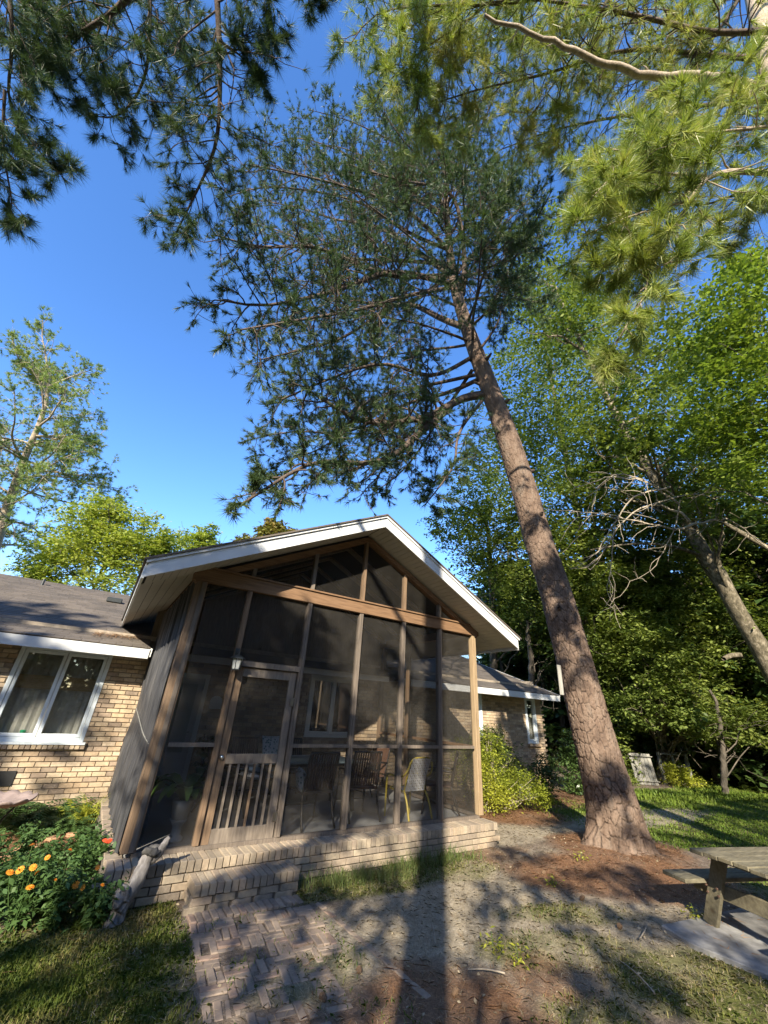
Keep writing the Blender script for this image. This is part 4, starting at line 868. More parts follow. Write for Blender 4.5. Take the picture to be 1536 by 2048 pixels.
# ------------------------------------------------------------------ pine at the right whose sunlit limbs reach in at the upper right
rpn = empty("pine_tree", "sunlit pine at the right edge with long needles coloured yellow green as if sunlit and a bare pale limb", "tree"); rr = np.random.RandomState(5)
base = atd(1590, 345, 5.4); tpt = atd(1545, 150, 6.6); 
dirn = unit(tpt - base); bb = np.array([base[0] + .9, base[1] - .5, -.2])
Pt = resample([bb, (bb + base) / 2 + [.25, -.1, 0], base + [.05, 0, 0], tpt, tpt + dirn * 4, tpt + dirn * 9], 40)
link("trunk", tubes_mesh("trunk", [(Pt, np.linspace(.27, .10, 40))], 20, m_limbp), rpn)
bare = [atd(u, v, d) for u, v, d in ((1560, 178, 6.3), (1530, 180, 6.2), (1480, 165, 6.1), (1410, 152, 6.0), (1300, 152, 5.9), (1220, 132, 5.8), (1150, 98, 5.7), (1100, 85, 5.7), (1040, 55, 5.6), (968, 32, 5.6))]
Bp = resample(bare, 30) + rr.normal(0, .015, (30, 3)); tub = [(Bp, np.linspace(.085, .022, 30))]
for k in range(9):
    i = rr.randint(6, 28); tub.append((branchpath(Bp[i], [rr.normal(), rr.normal(), .6], rr.uniform(.1, .35), 3, rr, .3), np.linspace(.014, .005, 4)))
o = link("limb", tubes_mesh("limb", tub, 8, m_limbp), rpn); o['label'] = "bare pale limb with broken stubs"
ovr = [([(1570, 350, 5.2), (1500, 342, 5.1), (1440, 342, 5), (1410, 350, 4.9), (1385, 395, 4.8), (1350, 450, 4.7), (1325, 490, 4.6), (1300, 520, 4.5), (1290, 590, 4.4)], .045, .95, 30),
       ([(1410, 352, 4.9), (1350, 350, 4.8), (1290, 340, 4.7), (1230, 345, 4.7), (1180, 400, 4.6)], .025, .8, 20),
       ([(1385, 400, 4.8), (1300, 420, 4.8), (1240, 440, 4.7), (1170, 470, 4.6)], .022, .75, 16),
       ([(1290, 590, 4.4), (1260, 640, 4.4), (1230, 690, 4.4), (1225, 740, 4.4)], .016, .45, 10),
       ([(1325, 500, 4.6), (1250, 530, 4.6), (1200, 560, 4.6)], .016, .5, 10),
       ([(1570, 250, 5.6), (1480, 260, 5.5), (1380, 270, 5.4), (1290, 300, 5.4), (1200, 300, 5.4)], .03, 1.1, 24),
       ([(1560, 60, 6.6), (1420, 70, 6.6), (1280, 30, 6.6), (1150, 10, 6.6), (1020, -10, 6.7), (900, 30, 6.8)], .05, 1.3, 30),
       ([(1560, 120, 7), (1400, 110, 7), (1250, 90, 7.2), (1100, 150, 7.4), (980, 170, 7.5), (860, 210, 7.7)], .05, 1.5, 32),
       ([(1560, 0, 7.6), (1350, -40, 7.6), (1150, 60, 7.8), (1000, 80, 8), (850, 90, 8.2), (760, 60, 8.4)], .05, 1.5, 32),
       ([(1300, -60, 6.8), (1200, -20, 6.8), (1000, 10, 6.9), (860, 10, 7), (740, 20, 7.1), (700, 90, 7.1)], .04, 1.0, 26),
       ([(1050, -60, 7.2), (950, 30, 7.2), (830, 110, 7.3), (760, 180, 7.3)], .03, 1.0, 20),
       ([(1560, 200, 8), (1400, 210, 8.2), (1250, 230, 8.4), (1100, 260, 8.6), (1000, 300, 8.8)], .05, 1.5, 28),
       ([(1500, -40, 7), (1440, 60, 7), (1380, 120, 7), (1330, 200, 7)], .04, 1.0, 18), ([(1540, 380, 6.5), (1500, 430, 6.5), (1450, 460, 6.5)], .02, .7, 8),
       ([(1570, 150, 6.2), (1480, 200, 6.1), (1400, 230, 6), (1330, 280, 5.9), (1240, 330, 5.8)], .03, 1.1, 24), ([(1570, 420, 7), (1480, 380, 7), (1400, 420, 7), (1330, 380, 7.2), (1200, 420, 7.5)], .03, 1.2, 22), ([(1250, -60, 7.2), (1180, 60, 7.2), (1100, 180, 7.4), (1040, 260, 7.6)], .03, 1.1, 20), ([(950, -60, 7.6), (900, 60, 7.7), (900, 180, 7.8), (870, 280, 8)], .03, 1.1, 20),
       ([(820, -60, 7.5), (800, 40, 7.5), (830, 160, 7.5), (840, 260, 7.5)], .03, 1.1, 20), ([(1150, -60, 8), (1120, 80, 8), (1140, 220, 8), (1120, 330, 8)], .03, 1.1, 18)]
for pts, R0, sl_, ns_ in ovr:
    P_ = [atd(u, v, d) for u, v, d in pts]; near = P_[0][2] < 99 and pts[0][2] < 6
    tb_, T, D = pine_limb(P_, R0, sl_ * (1.0 if near else 1.08), int(ns_ * (.85 if near else 1.3)), rr, t0=.08, subn=5, grav=-.05, up=-.05)
    if pts[0][0] < 1540 and pts[0][1] < 0: tb_.append((resample([atd(pts[0][0] + 250, pts[0][1] - 150, pts[0][2] + 1.0), P_[0]], 4), np.linspace(R0 * 1.3, R0, 4)))
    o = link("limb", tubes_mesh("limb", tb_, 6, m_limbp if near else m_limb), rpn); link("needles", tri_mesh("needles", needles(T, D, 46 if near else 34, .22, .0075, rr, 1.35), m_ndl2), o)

# ------------------------------------------------------------------ broadleaf trees
MUL = [2.4]
def clumps(blobs, n_per, rs_):
    """leaf points gathered in flattened sprays filling ellipsoid blobs (centre, rx, ry, rz, sprays)"""
    P = []
    for c, rx_, ry_, rz2, ns in blobs:
        ns = int(ns * MUL[0]); u = rs_.normal(size=(ns, 3)); u /= np.linalg.norm(u, axis=1, keepdims=True); r = rs_.rand(ns, 1) ** .45
        cc = np.asarray(c) + u * r * [rx_, ry_, rz2]
        sz = .16 * (rx_ + ry_ + rz2) / 3 * (.6 + .8 * rs_.rand(ns, 1)) + .12
        q = rs_.normal(size=(ns, n_per, 3)) * np.array([1, 1, .38]) * sz[:, None] * .62
        q[..., 2] += -.18 * (q[..., 0] ** 2 + q[..., 1] ** 2) / sz
        P.append((cc[:, None] + q).reshape(-1, 3))
    return np.concatenate(P)
def limbs_to(trunkP, blobs, rs_, r0=.06, per=3):
    tb_ = []
    for c, rx_, ry_, rz2, ns in blobs:
        for k in range(per):
            tgt = np.asarray(c) + rs_.normal(size=3) * [rx_, ry_, rz2] * .45; zt = max(trunkP[0][2] + .5, tgt[2] - rs_.uniform(.5, 2.5)); i = int(np.argmin(np.abs(trunkP[:, 2] - zt))); s = trunkP[i]
            m_ = s * .5 + tgt * .5 + [0, 0, .15 * np.linalg.norm(tgt - s)]; Q = resample([s, m_, tgt], 9) + rs_.normal(0, .04, (9, 3)); Q[0] = s
            tb_.append((Q, np.linspace(r0, r0 * .25, 9)))
            for j in range(4):
                e = rs_.randint(3, 9); tb_.append((branchpath(Q[e], unit(Q[e] - Q[e - 1]) + rs_.normal(0, .7, 3), rs_.uniform(.5, 1.4), 4, rs_, .3), np.linspace(r0 * .3, .006, 5)))
    return tb_
def btree(label, tpts, R, blobs, bark, lf, n_per, size, seed, cat="tree", name="broadleaf_tree", group=None, per=3, tk=12, extra=None, asp=.5):
    rs_ = np.random.RandomState(seed); t = empty(name, label, cat, group); P = resample(tpts, 26) + np.r_[np.zeros((1, 3)), rs_.normal(0, .02, (25, 3))]
    link("trunk", tubes_mesh("trunk", [(P, np.interp(np.linspace(0, 1, 26), np.linspace(0, 1, len(R)), R))], tk, bark), t)
    tb_ = limbs_to(P, blobs, rs_, max(.025, R[0] * .22), per) + (extra or []); link("limbs", tubes_mesh("limbs", tb_, 5, bark), t)
    V, Fq = leafset(clumps(blobs, n_per, rs_), size, rs_, asp=asp); link("crown", np_mesh("crown", V, Fq, lf), t); return t
def bl(u, v, d, rpx, ns, rv=None, rd=None):                       # blob from a picture position, its distance and its radius in pixels
    c = atd(u, v, d); s = d / FPX; return (c, rpx * s, (rd or rpx) * s, (rv or rpx) * s, ns)
G0 = lambda p: np.array([p[0], p[1], gz(p[0], p[1]) - .1])
# leaning forest tree with pale mottled bark and two stems
s1 = [atd(1600, 1450, 13.6), atd(1536, 1325, 14), atd(1470, 1215, 14.6), atd(1420, 1120, 15.1), atd(1380, 1055, 15.6), atd(1310, 960, 16.4), atd(1250, 865, 17.2), atd(1190, 750, 18.5), atd(1130, 620, 20)]
s1 = [G0(s1[0] + [.6, -.3, 0])] + s1
s2 = [atd(1590, 1400, 14.4), atd(1536, 1290, 14.6), atd(1480, 1225, 14.9), atd(1430, 1165, 15.2), atd(1400, 1120, 15.5), atd(1378, 1062, 15.9)]
ext = [(resample(s2, 16), np.linspace(.14, .10, 16)), (resample([atd(1560, 1110, 14.5), atd(1470, 1060, 15.2), atd(1380, 1000, 16.2), atd(1330, 945, 17)], 12), np.linspace(.10, .06, 12)),
       (resample([atd(1400, 1110, 15.2), atd(1340, 1090, 15), atd(1270, 1085, 14.8), atd(1180, 1100, 14.5)], 12), np.linspace(.08, .03, 12)),
       (resample([atd(1480, 1310, 14), atd(1460, 1310, 13.9), atd(1448, 1318, 13.7)], 5), np.linspace(.10, .075, 5))]
btree("leaning forest tree with thick pale mottled trunk and a second stem crossing it", s1, [.36, .32, .28, .24, .20, .15, .10, .05],
      [bl(1290, 880, 14.5, 55, 12), bl(1400, 1010, 14, 50, 9), bl(1350, 1000, 16, 50, 9), bl(1230, 800, 18, 120, 60), bl(1130, 640, 20, 110, 45), bl(1330, 700, 18, 110, 55), bl(1420, 900, 16, 110, 55), bl(1200, 930, 18, 90, 35), bl(1080, 520, 22, 100, 26)], m_gbark, m_lf, 42, .20, 41, extra=ext, tk=16)
# long bare dead boughs in front of it
dead = empty("dead_branch", "tangle of bare pale dead boughs hanging across the leaning forest tree", "branch", loc=(0, 0, 0)); rd_ = np.random.RandomState(8)
for pts, r in [([(1380, 1040), (1330, 1010), (1290, 1005), (1250, 1040), (1215, 1080), (1195, 1130), (1180, 1140)], .045), ([(1340, 975), (1280, 985), (1250, 1010), (1220, 1060), (1200, 1100), (1170, 1125)], .04),
               ([(1390, 1060), (1300, 1050), (1200, 1025), (1130, 1022), (1090, 1020)], .035), ([(1360, 1010), (1290, 960), (1240, 940), (1200, 960), (1185, 1000), (1180, 1050)], .035),
               ([(1350, 990), (1280, 960), (1220, 950), (1150, 975)], .03), ([(1230, 1050), (1222, 1120), (1218, 1180), (1232, 1220)], .022), ([(1300, 1010), (1380, 985), (1440, 995), (1445, 1030), (1400, 1060)], .03),
               ([(1350, 1060), (1430, 1040), (1450, 1030), (1490, 1060), (1560, 1115)], .05), ([(1360, 1000), (1350, 1060), (1330, 1100), (1300, 1150), (1260, 1160)], .025), ([(1370, 960), (1420, 900), (1430, 860)], .03)]:
    P_ = resample([atd(u, v, 13.4 + .1 * k) for k, (u, v) in enumerate(pts)], 14) + rd_.normal(0, .02, (14, 3)); tb_ = [(P_, np.linspace(r, r * .25, 14))]
    for k in range(12):
        e = rd_.randint(3, 14); tb_.append((branchpath(P_[e], unit(P_[e] - P_[e - 1]) * .8 + rd_.normal(0, .6, 3), rd_.uniform(.3, 1.5), 6, rd_, .25, -.05), np.linspace(r * .35, .005, 7)))
    link("bough", tubes_mesh("bough", tb_, 5, m_twig), dead)
TR = [("bright green maple reaching in at the right edge under the sunlit pine", [(1620, 1500, 9), (1600, 1200, 9.5), (1570, 900, 10.5), (1540, 700, 12)], [.16, .14, .1, .05],
       [bl(1500, 620, 11.5, 90, 34), bl(1530, 760, 11, 110, 44), bl(1430, 720, 12, 80, 26), bl(1510, 900, 11, 100, 36), bl(1490, 520, 12, 55, 14), bl(1420, 850, 12, 70, 20)], m_dbark, m_lfb, 40, .15, 42),
      ("airy pale green tree rising behind the big pine's trunk", [(1200, 1560, 26), (1190, 1200, 26), (1130, 900, 27), (1090, 700, 29)], [.3, .26, .2, .08],
       [bl(1060, 780, 27, 120, 50), bl(1010, 900, 26, 90, 36), bl(1120, 900, 26, 110, 46), bl(1150, 720, 28, 110, 40), bl(1100, 600, 30, 110, 30), bl(1190, 600, 30, 100, 24), bl(960, 960, 26, 60, 16)], m_dbark, m_lf, 34, .25, 43),
      ("dense green tree just behind the porch roof and house roof", [(990, 1500, 21), (985, 1200, 21), (975, 1050, 22)], [.24, .2, .1],
       [bl(960, 1080, 21, 75, 34), bl(1010, 1150, 20, 90, 50), bl(1000, 1010, 22, 80, 34), bl(1060, 1060, 21, 80, 40), bl(930, 1020, 22, 60, 20), bl(1070, 1240, 20, 70, 34), bl(890, 1060, 23, 45, 14)], m_dbark, m_lf, 40, .19, 44),
      ("dense green tree behind the big pine's lower trunk", [(1150, 1560, 18), (1160, 1300, 18), (1190, 1050, 19)], [.26, .22, .1],
       [bl(1150, 1000, 19, 110, 60), bl(1230, 1080, 18, 110, 60), bl(1130, 1130, 18, 90, 50), bl(1220, 1200, 17.5, 100, 60), bl(1150, 1260, 17.5, 80, 44), bl(1260, 950, 19, 90, 44)], m_dbark, m_lf, 42, .18, 45),
      ("dark leaved tree in the wood right of the leaning tree", [(1400, 1560, 17), (1415, 1400, 17), (1390, 1200, 18)], [.22, .2, .1],
       [bl(1330, 1150, 17, 100, 56), bl(1300, 1260, 16.5, 90, 50), bl(1420, 1260, 16.5, 100, 56), bl(1360, 1350, 16, 90, 50), bl(1500, 1150, 18, 100, 50), bl(1300, 1050, 18, 90, 44)], m_dbark, m_lf, 42, .17, 46),
      ("tree filling the wood at the right edge behind the leaning trunk", [(1540, 1560, 20), (1530, 1300, 20), (1500, 1000, 21)], [.26, .22, .1],
       [bl(1480, 980, 20, 110, 56), bl(1530, 1080, 19, 100, 50), bl(1520, 1250, 18, 100, 50), bl(1400, 1000, 19, 90, 44), bl(1500, 1380, 17, 80, 40), bl(1400, 780, 22, 90, 30)], m_dbark, m_lf, 42, .19, 47)]
for lb, tp_, R, blobs, bk_, lf, npr, sz, sd__ in TR:
    P_ = [atd(u, v, d) for u, v, d in tp_]; P_[0] = G0(P_[0] * [1, 1, 0]); btree(lb, P_, R, blobs, bk_, lf, npr, sz, sd__)
# smaller trees and saplings in the wood's edge
for k, (u, d, vt, lb, bb_, lf, bark) in enumerate([(1322, 15.5, 1300, "slim pale trunked tree wrapped in ivy beside the old gate", [bl(1300, 1290, 15, 70, 30), bl(1340, 1380, 14.5, 60, 24), bl(1390, 1440, 14, 62, 20, 26), bl(1280, 1400, 15, 50, 20)], m_lf, m_gbark),
         (1075, 18, 1240, "twin grey stemmed tree behind the house roof's right end", [bl(1060, 1230, 19, 60, 24), bl(1110, 1330, 19, 50, 20)], m_lfd, m_dbark),
         (1440, 13.5, 1380, "slender dark tree at the wood's edge right of the gate", [bl(1450, 1470, 14, 55, 16, 24), bl(1400, 1400, 14.5, 55, 20), bl(1500, 1440, 14, 50, 18)], m_lf, m_dbark),
         (1240, 17, 1350, "bushy sapling between the big pine's trunk and the gate", [bl(1230, 1340, 17, 60, 28), bl(1240, 1420, 16, 55, 26), bl(1220, 1500, 15.5, 45, 20), bl(1260, 1550, 15, 35, 12)], m_lf, m_dbark),
         (1520, 16, 1400, "dark sapling at the right edge of the shaded wood", [bl(1500, 1500, 16, 55, 20), bl(1530, 1420, 16, 50, 20)], m_lfd, m_dbark)]):
    p0 = atd(u, 1560, d); P_ = [G0(p0), atd(u + 3, 1480, d), atd(u - 8, 1400, d + .2), atd(u - 20, vt, d + .4)]
    btree(lb, P_, [.20, .18, .13, .06] if k < 2 else [.10, .09, .07, .04], bb_, bark, lf, 40, .15, 60 + k, per=4)
# ivy on the slim trunk
ri = np.random.RandomState(77); p0 = atd(1322, 1560, 15.5); n_ = 1500; zi = ri.rand(n_) ** 1.2 * 3.2; ai = ri.rand(n_) * 6.283
Vi, Fi = leafset(np.stack([p0[0] + np.cos(ai) * .24 - .03 * zi, p0[1] + np.sin(ai) * .24, zi], 1), .10, ri, asp=.9); tag(link("ivy", np_mesh("ivy", Vi, Fi, m_lf)), "ivy climbing the slim pale trunk beside the gate", "ivy", kind='stuff')
# the far wood: one mass of trunks and leaves closing the view
rw = np.random.RandomState(90); tb_ = []; bl_ = []
for k in range(110):
    a = rw.uniform(math.radians(52), math.radians(97)); d = rw.uniform(22, 38); x, y = d * math.sin(a), d * math.cos(a) + 2.5
    hgt = rw.uniform(7, 15); b0 = np.array([x, y, gz(x, y) - .1]); tb_.append((resample([b0, b0 + [rw.normal(0, .4), rw.normal(0, .4), hgt * .5], b0 + [rw.normal(0, .8), rw.normal(0, .8), hgt]], 8), np.linspace(rw.uniform(.1, .24), .05, 8)))
    for z in (2.0, 4.4, 7.0, 9.6): bl_.append((b0 + [rw.normal(0, 1), rw.normal(0, 1), z + rw.normal(0, .7)], 2.3, 2.3, 1.4, 9))
V, Fq = leafset(clumps(bl_, 30, rw), .34, rw, asp=.6); tag(link("far_wood_foliage", np_mesh("far_wood_foliage", V, Fq, m_lfd)), kind='stuff')
tag(link("far_wood_trunks", tubes_mesh("far_wood_trunks", tb_, 6, m_dbark)), kind='stuff')
# unseen woodland added behind and beside the viewer to cut the sky's fill light
rq = np.random.RandomState(91); tb_ = []; bl_ = []; sunaz = math.radians(SUN_AZ)
for k in range(150):
    a = rq.uniform(math.radians(105), math.radians(318)); d = rq.uniform(17, 30); x, y = d * math.sin(a), d * math.cos(a); off = abs(a - sunaz)
    hgt = rq.uniform(6.0, 8.5) if off < .42 else rq.uniform(11, 17); b0 = np.array([x, y, -.1]); tb_.append((resample([b0, b0 + [rq.normal(0, .4), rq.normal(0, .4), hgt * .5], b0 + [rq.normal(0, .8), rq.normal(0, .8), hgt]], 6), np.linspace(rq.uniform(.12, .26), .05, 6)))
    for z in np.arange(2.0, hgt + .1, 2.6): bl_.append((b0 + [rq.normal(0, 1), rq.normal(0, 1), z + rq.normal(0, .6)], 2.5, 2.5, 1.5, 8))
V, Fq = leafset(clumps(bl_, 18, rq), .5, rq, asp=.7); tag(link("added_rear_foliage", np_mesh("added_rear_foliage", V, Fq, m_lfd)), kind='stuff')
tag(link("added_rear_trunks", tubes_mesh("added_rear_trunks", tb_, 6, m_dbark)), kind='stuff')
# left side: the big far pine, yellow green trees, magnolia top
fp = empty("pine_tree", "tall pine far beyond the left roof with an open rounded crown", "tree"); rf_ = np.random.RandomState(15)
lt = [atd(-70, 1300, 25), atd(-20, 1120, 25), atd(20, 1000, 25.3), atd(55, 900, 25.6), atd(75, 860, 25.8), atd(95, 800, 26), atd(98, 740, 26.2)]; lt = [G0(lt[0] + [-1, 0, 0])] + lt; Pt = resample(lt, 40)
link("trunk", tubes_mesh("trunk", [(Pt, np.linspace(.52, .08, 40))], 14, m_limbp), fp)
for q in range(42):
    i = rf_.randint(17, 39); s = Pt[i]; a = rf_.rand() * 6.283; ln = (6.2 if i < 30 else 4.0) * rf_.uniform(.6, 1.05); d = np.array([math.cos(a), math.sin(a) * .8, rf_.uniform(-.05, .35) + (.5 if i > 32 else 0)])
    add_limb(fp, branchpath(s, d, ln, 8, rf_, .15, .02), .085, 2.1, 16, rf_, m_limbp, m_ndl3, nn=20, NL=.30, nw=.026, subn=5, k=5)
for lb, u, v, d, blobs, lf, sz in [("bright yellow green tree beyond the left roof", 200, 1150, 22, [bl(200, 1060, 22, 75, 70), bl(280, 1080, 22, 60, 46), bl(120, 1110, 21.5, 65, 50), bl(240, 1140, 21.5, 90, 66), bl(60, 1150, 21, 45, 26), bl(330, 1100, 22.5, 45, 26), bl(210, 1020, 22.5, 42, 20)], m_lfy, .20),
                                   ("paler green tree between the yellow tree and the porch roof", 390, 1160, 27, [bl(390, 1100, 27, 48, 40), bl(430, 1130, 27, 45, 30), bl(360, 1150, 27, 50, 30), bl(410, 1075, 27, 30, 14)], m_lfy, .22),
                                   ("bronze leaved magnolia top peeping over the porch ridge's left slope", 545, 1120, 24, [bl(545, 1068, 24, 30, 26), bl(490, 1088, 24, 22, 12), bl(580, 1070, 24, 14, 6), bl(540, 1110, 24, 45, 20)], m_lfm, .26)]:
    c = atd(u, v, d); btree(lb, [G0(c * [1, 1, 0]), c * [1, 1, .5], c, c + [0, 0, 1.0]], [.22, .18, .1, .05], blobs, m_dbark, lf, 44, sz, int(u), per=4)

# ------------------------------------------------------------------ unseen trees added behind the viewer, crown pieces placed to cast shade patches
MUL[0] = .8
def shade(target, dist, r, ns, rv=None):                            # crown piece on the sun's side of a shaded spot
    c = np.array(target, float) + sd / math.cos(math.radians(SUN_EL)) * dist; return (c, r, r, rv or r, ns)
btree("unseen tree added behind the viewer, crown placed to shade the porch door and flower bed", [(-10.6, -5.2, -.1), (-10.5, -5.2, 3), (-9.8, -5.3, 6), (-9, -5.6, 9)], [.24, .20, .14, .06],
      [shade((.7, 5.2, 0), 13.5, 1.0, 14), shade((1.5, 6, 1.2), 13, 1.0, 26), shade((1.9, 6, 3.1), 13.8, .7, 16, .5), shade((1.0, 5.9, 3.0), 13.6, .6, 12), shade((2.5, 6, 1.8), 13.4, .8, 18), shade((1.3, 6, 2.4), 13.6, .6, 9), shade((.3, 5.4, 3.35), 14.2, .5, 8, .35), shade((-.7, 4.3, 0), 13, .9, 9), shade((1.9, 6, 3.0), 14, .8, 13, .7), shade((.2, 5.4, 3.5), 14, .7, 9, .5), shade((.9, 4.3, 0), 12.6, .5, 5), shade((-2.5, 8.8, 3.2), 16, 1.2, 9), shade((-.9, 9.4, .8), 16.5, .8, 7, .4)], m_dbark, m_lf, 44, .16, 101, per=1)
btree("unseen tree added behind the viewer, crown placed to shade the middle screens and path", [(-6.5, -7.1, -.1), (-6.5, -7.1, 3), (-6.4, -7.0, 6), (-6.2, -6.8, 8.5)], [.20, .17, .12, .05],
      [shade((3.1, 6, 1.1), 13, .9, 24), shade((3.8, 6, 1.3), 12.7, .6, 13), shade((4.3, 6, 2.6), 13, .35, 5), shade((3.4, 5.4, .1), 12.6, .5, 6), shade((2.1, 4.3, 0), 12, .8, 16), shade((2.0, 5.45, .15), 12.5, .55, 13), shade((3.0, 5.6, .2), 12.6, .4, 7), shade((3.0, 2.9, 0), 11.5, .7, 9), shade((2.7, 6, 2.6), 13.5, .7, 12), shade((4.9, 3.2, 0), 11.5, .6, 6), shade((5.9, 4.6, 0), 12.5, .5, 6), shade((4.6, 4.3, 0), 12.3, .35, 3), shade((4.1, 2.5, 0), 11.5, .5, 6), shade((6.6, 5.6, 0), 13, .4, 4), shade((3.3, 4.6, 0), 12.3, .45, 4)], m_dbark, m_lf, 44, .16, 102, per=1)
btree("unseen tree added far behind the viewer, crown placed to shade the picnic table and lawn", [(2.2, -8.4, -.1), (2.2, -8.3, 3), (2.1, -8.2, 6), (1.9, -8, 9)], [.2, .17, .12, .06],
      [shade((7.0, 2.0, .2), 12.5, .9, 11), shade((5.8, 2.3, 0), 12, .7, 13), shade((6.6, 3.6, 0), 12.6, .7, 10),  shade((7.6, 4.4, 1.2), 13, .5, 8), shade((8.0, 4.4, 1.0), 13, .9, 13), shade((11.5, 4.2, 0), 14, 1.3, 22), shade((13.2, 5.9, 0), 15, .9, 10), shade((10.2, 3.2, 0), 13.4, 1.0, 12), shade((7.8, 4.6, 3.0), 13.5, .8, 8), shade((14.5, 4.6, 0), 15.5, 1.4, 18), shade((7.7, 5.0, 4.8), 13, .5, 6), shade((10.5, 6.4, 0), 14.5, .7, 7), shade((17.5, 7.5, 1.4), 17, 1.4, 13, .9), shade((20, 6.0, 1.8), 18.5, 1.4, 12, .9)], m_dbark, m_lf, 44, .16, 103, per=1)
MUL[0] = 2.4
# ------------------------------------------------------------------ picnic table on its slab
pic = empty("picnic_table", "weathered grey plank picnic table with attached bench standing on a concrete slab", "table")
A = np.array([5.99, 2.62]); wv = unit([-.34, -.94]); av = np.array([.94, -.34])
def pt(a, w, z): q = A + av * a + wv * w; return (q[0], q[1], z)
for k in range(5):
    w = .075 + k * .153; e = rs.normal(0, .012); MB().bar(pt(-.02 + e, w, .735 + rs.normal(0, .003)), pt(1.85, w, .735), .145, .038).obj("top_plank", m_wplank, pic, bev=.005)
for side in (-1, 1):
    for k in range(2):
        w = (-.30 if side < 0 else 1.08) + k * .15 * 1; MB().bar(pt(-.10, w + .0, .44), pt(1.85, w, .44), .142, .038).obj("bench_plank", m_wplank, pic, bev=.005)
for a in (.28, 1.5):
    MB().bar(pt(a, -.33, .375), pt(a, 1.27, .375), .045, .14).obj("cross_beam", m_wplank, pic, bev=.004)
    MB().bar(pt(a, .03, .685), pt(a, .73, .685), .045, .09).obj("top_bearer", m_wplank, pic, bev=.004)
    for wt, wb in ((.12, -.20), (.64, .96)): MB().bar(pt(a - .047, wb, .04), pt(a - .047, wt, .71), .045, .14, (wv[0], wv[1], 0)).obj("leg", m_wplank, pic, bev=.004)
m_bolt = plain("rusty_bolt", (.12, .07, .05), .6, .3)
for w in (-.10, .02, .74, .86):
    for z in (.345, .405): q_ = pt(.28 - .085, w, z); MB().tube([q_, tuple(np.array(q_) + [-.014 * av[0], -.014 * av[1], 0])], .011, 6).obj("bolt", m_bolt, pic)
sl_ = MB(); c4 = [(5.72, 2.98), (5.58, 2.62), (5.62, 2.05), (5.5, 1.2), (7.6, .8), (7.9, 2.2), (7.2, 2.75)]; sl_.prism(c4[::-1], -.02, .045); tag(sl_.obj("concrete_slab", m_slab, bev=.008), "pale concrete slab under the picnic table", "slab")

# ------------------------------------------------------------------ old gate and frame by the slim tree
def gp(u, v, d): return atd(u, v, d)
gt = empty("old_gate", "weathered grey board gate leaning against the slim tree", "gate"); gb = G0(gp(1300, 1590, 14.2)) + [0, 0, .1]; gr_dir = unit(M[:, 0] * [1, 1, 0]); bk = unit([.5, .86, 0])
for k in range(6): 
    b0 = gb + gr_dir * (k - 2.5) * .135; MB().bar(b0, b0 + [bk[0] * .15 - .04, bk[1] * .15, .98], .125, .025, tuple(bk)).obj("board", m_gatew, gt)
for z in (.12, .9): b0 = gb + [bk[0] * .12 * z - .04 * z, -.04 + bk[1] * .15 * z, z]; MB().bar(b0 - gr_dir * .42, b0 + gr_dir * .42, .025, .10, tuple(bk)).obj("crosspiece", m_gatew, gt)
fr = empty("wooden_frame", "open pale wooden frame standing right of the old gate among grass", "frame"); fb = G0(gp(1362, 1583, 14.6)) + [0, 0, .1]
for s in (-.52, .52): MB().bar(fb + gr_dir * s, fb + gr_dir * s + [-.05, 0, 1.05], .09, .09, tuple(bk)).obj("upright", m_gatew, fr)
for z in (1.0, .62, .1): MB().bar(fb - gr_dir * .48 + [-.04, 0, z], fb + gr_dir * .48 + [-.04, 0, z], .05, .10, tuple(bk)).obj("rail", m_gatew, fr)
MB().bar(fb + [-.03, 0, .62], fb + [-.04, 0, .98], .06, .05, tuple(bk)).obj("rail", m_gatew, fr)
# white block by the azalea
tag(MB().box((10.3, 8.2, .19), (.42, .3, .30), .2, .02).obj("concrete_block", m_slab, bev=.02), "pale square concrete block half hidden behind the azalea", "block")

# ------------------------------------------------------------------ driftwood by the step
dw = empty("driftwood_stump", "twisted grey driftwood log standing at the left end of the brick ledge", "driftwood", loc=(.86, 5.48, 0)); rdw = np.random.RandomState(4)
def gnarl(P, R, k=14, amp=.25, n=40, seed=0):
    P = resample(P, n); V, Fq = tube_np(P, np.interp(np.linspace(0, 1, n), np.linspace(0, 1, len(R)), R), k); c = np.repeat(P, k, 0); o = V - c; a = np.tile(np.arange(k), n) / k * 6.283; z = np.repeat(np.arange(n), k) * .25
    f = 1 + amp * (np.sin(a * 3 + z * 1.1 + seed) * .4 + np.sin(a * 7 - z * .8) * .25 + (fbm(a * 2, z * 2, seed) - .5) * 1.4); return MB().add(c + o * f[:, None], Fq)
gnarl([(-.10, -.06, -.05), (-.04, -.02, .12), (.03, .0, .28), (.07, .02, .42), (.10, .02, .50)], [.09, .065, .075, .06, .055], 16).obj("log", m_drift, dw, smooth=True)
gnarl([(.10, .02, .42), (.17, .01, .47), (.20, .0, .54), (.235, -.01, .60)], [.05, .045, .035, .02], 12, seed=3).obj("branch_stub", m_drift, dw, smooth=True)
a = np.linspace(0, 6.0, 14); gnarl(np.stack([.10 + .055 * np.cos(a), -.0 + .05 * np.sin(a), .50 + .012 * np.sin(a * 2)], 1), [.03, .034, .028, .03], 10, .5, 60, 5).obj("burl", plain("dark_driftwood", (.06, .058, .055), .9, .4, sc=25), dw, smooth=True)
gnarl([(-.04, -.05, .08), (-.085, -.07, .17), (-.05, -.06, .27)], [.05, .07, .04], 12, .5, 30, 9).obj("burl", m_drift, dw, smooth=True)

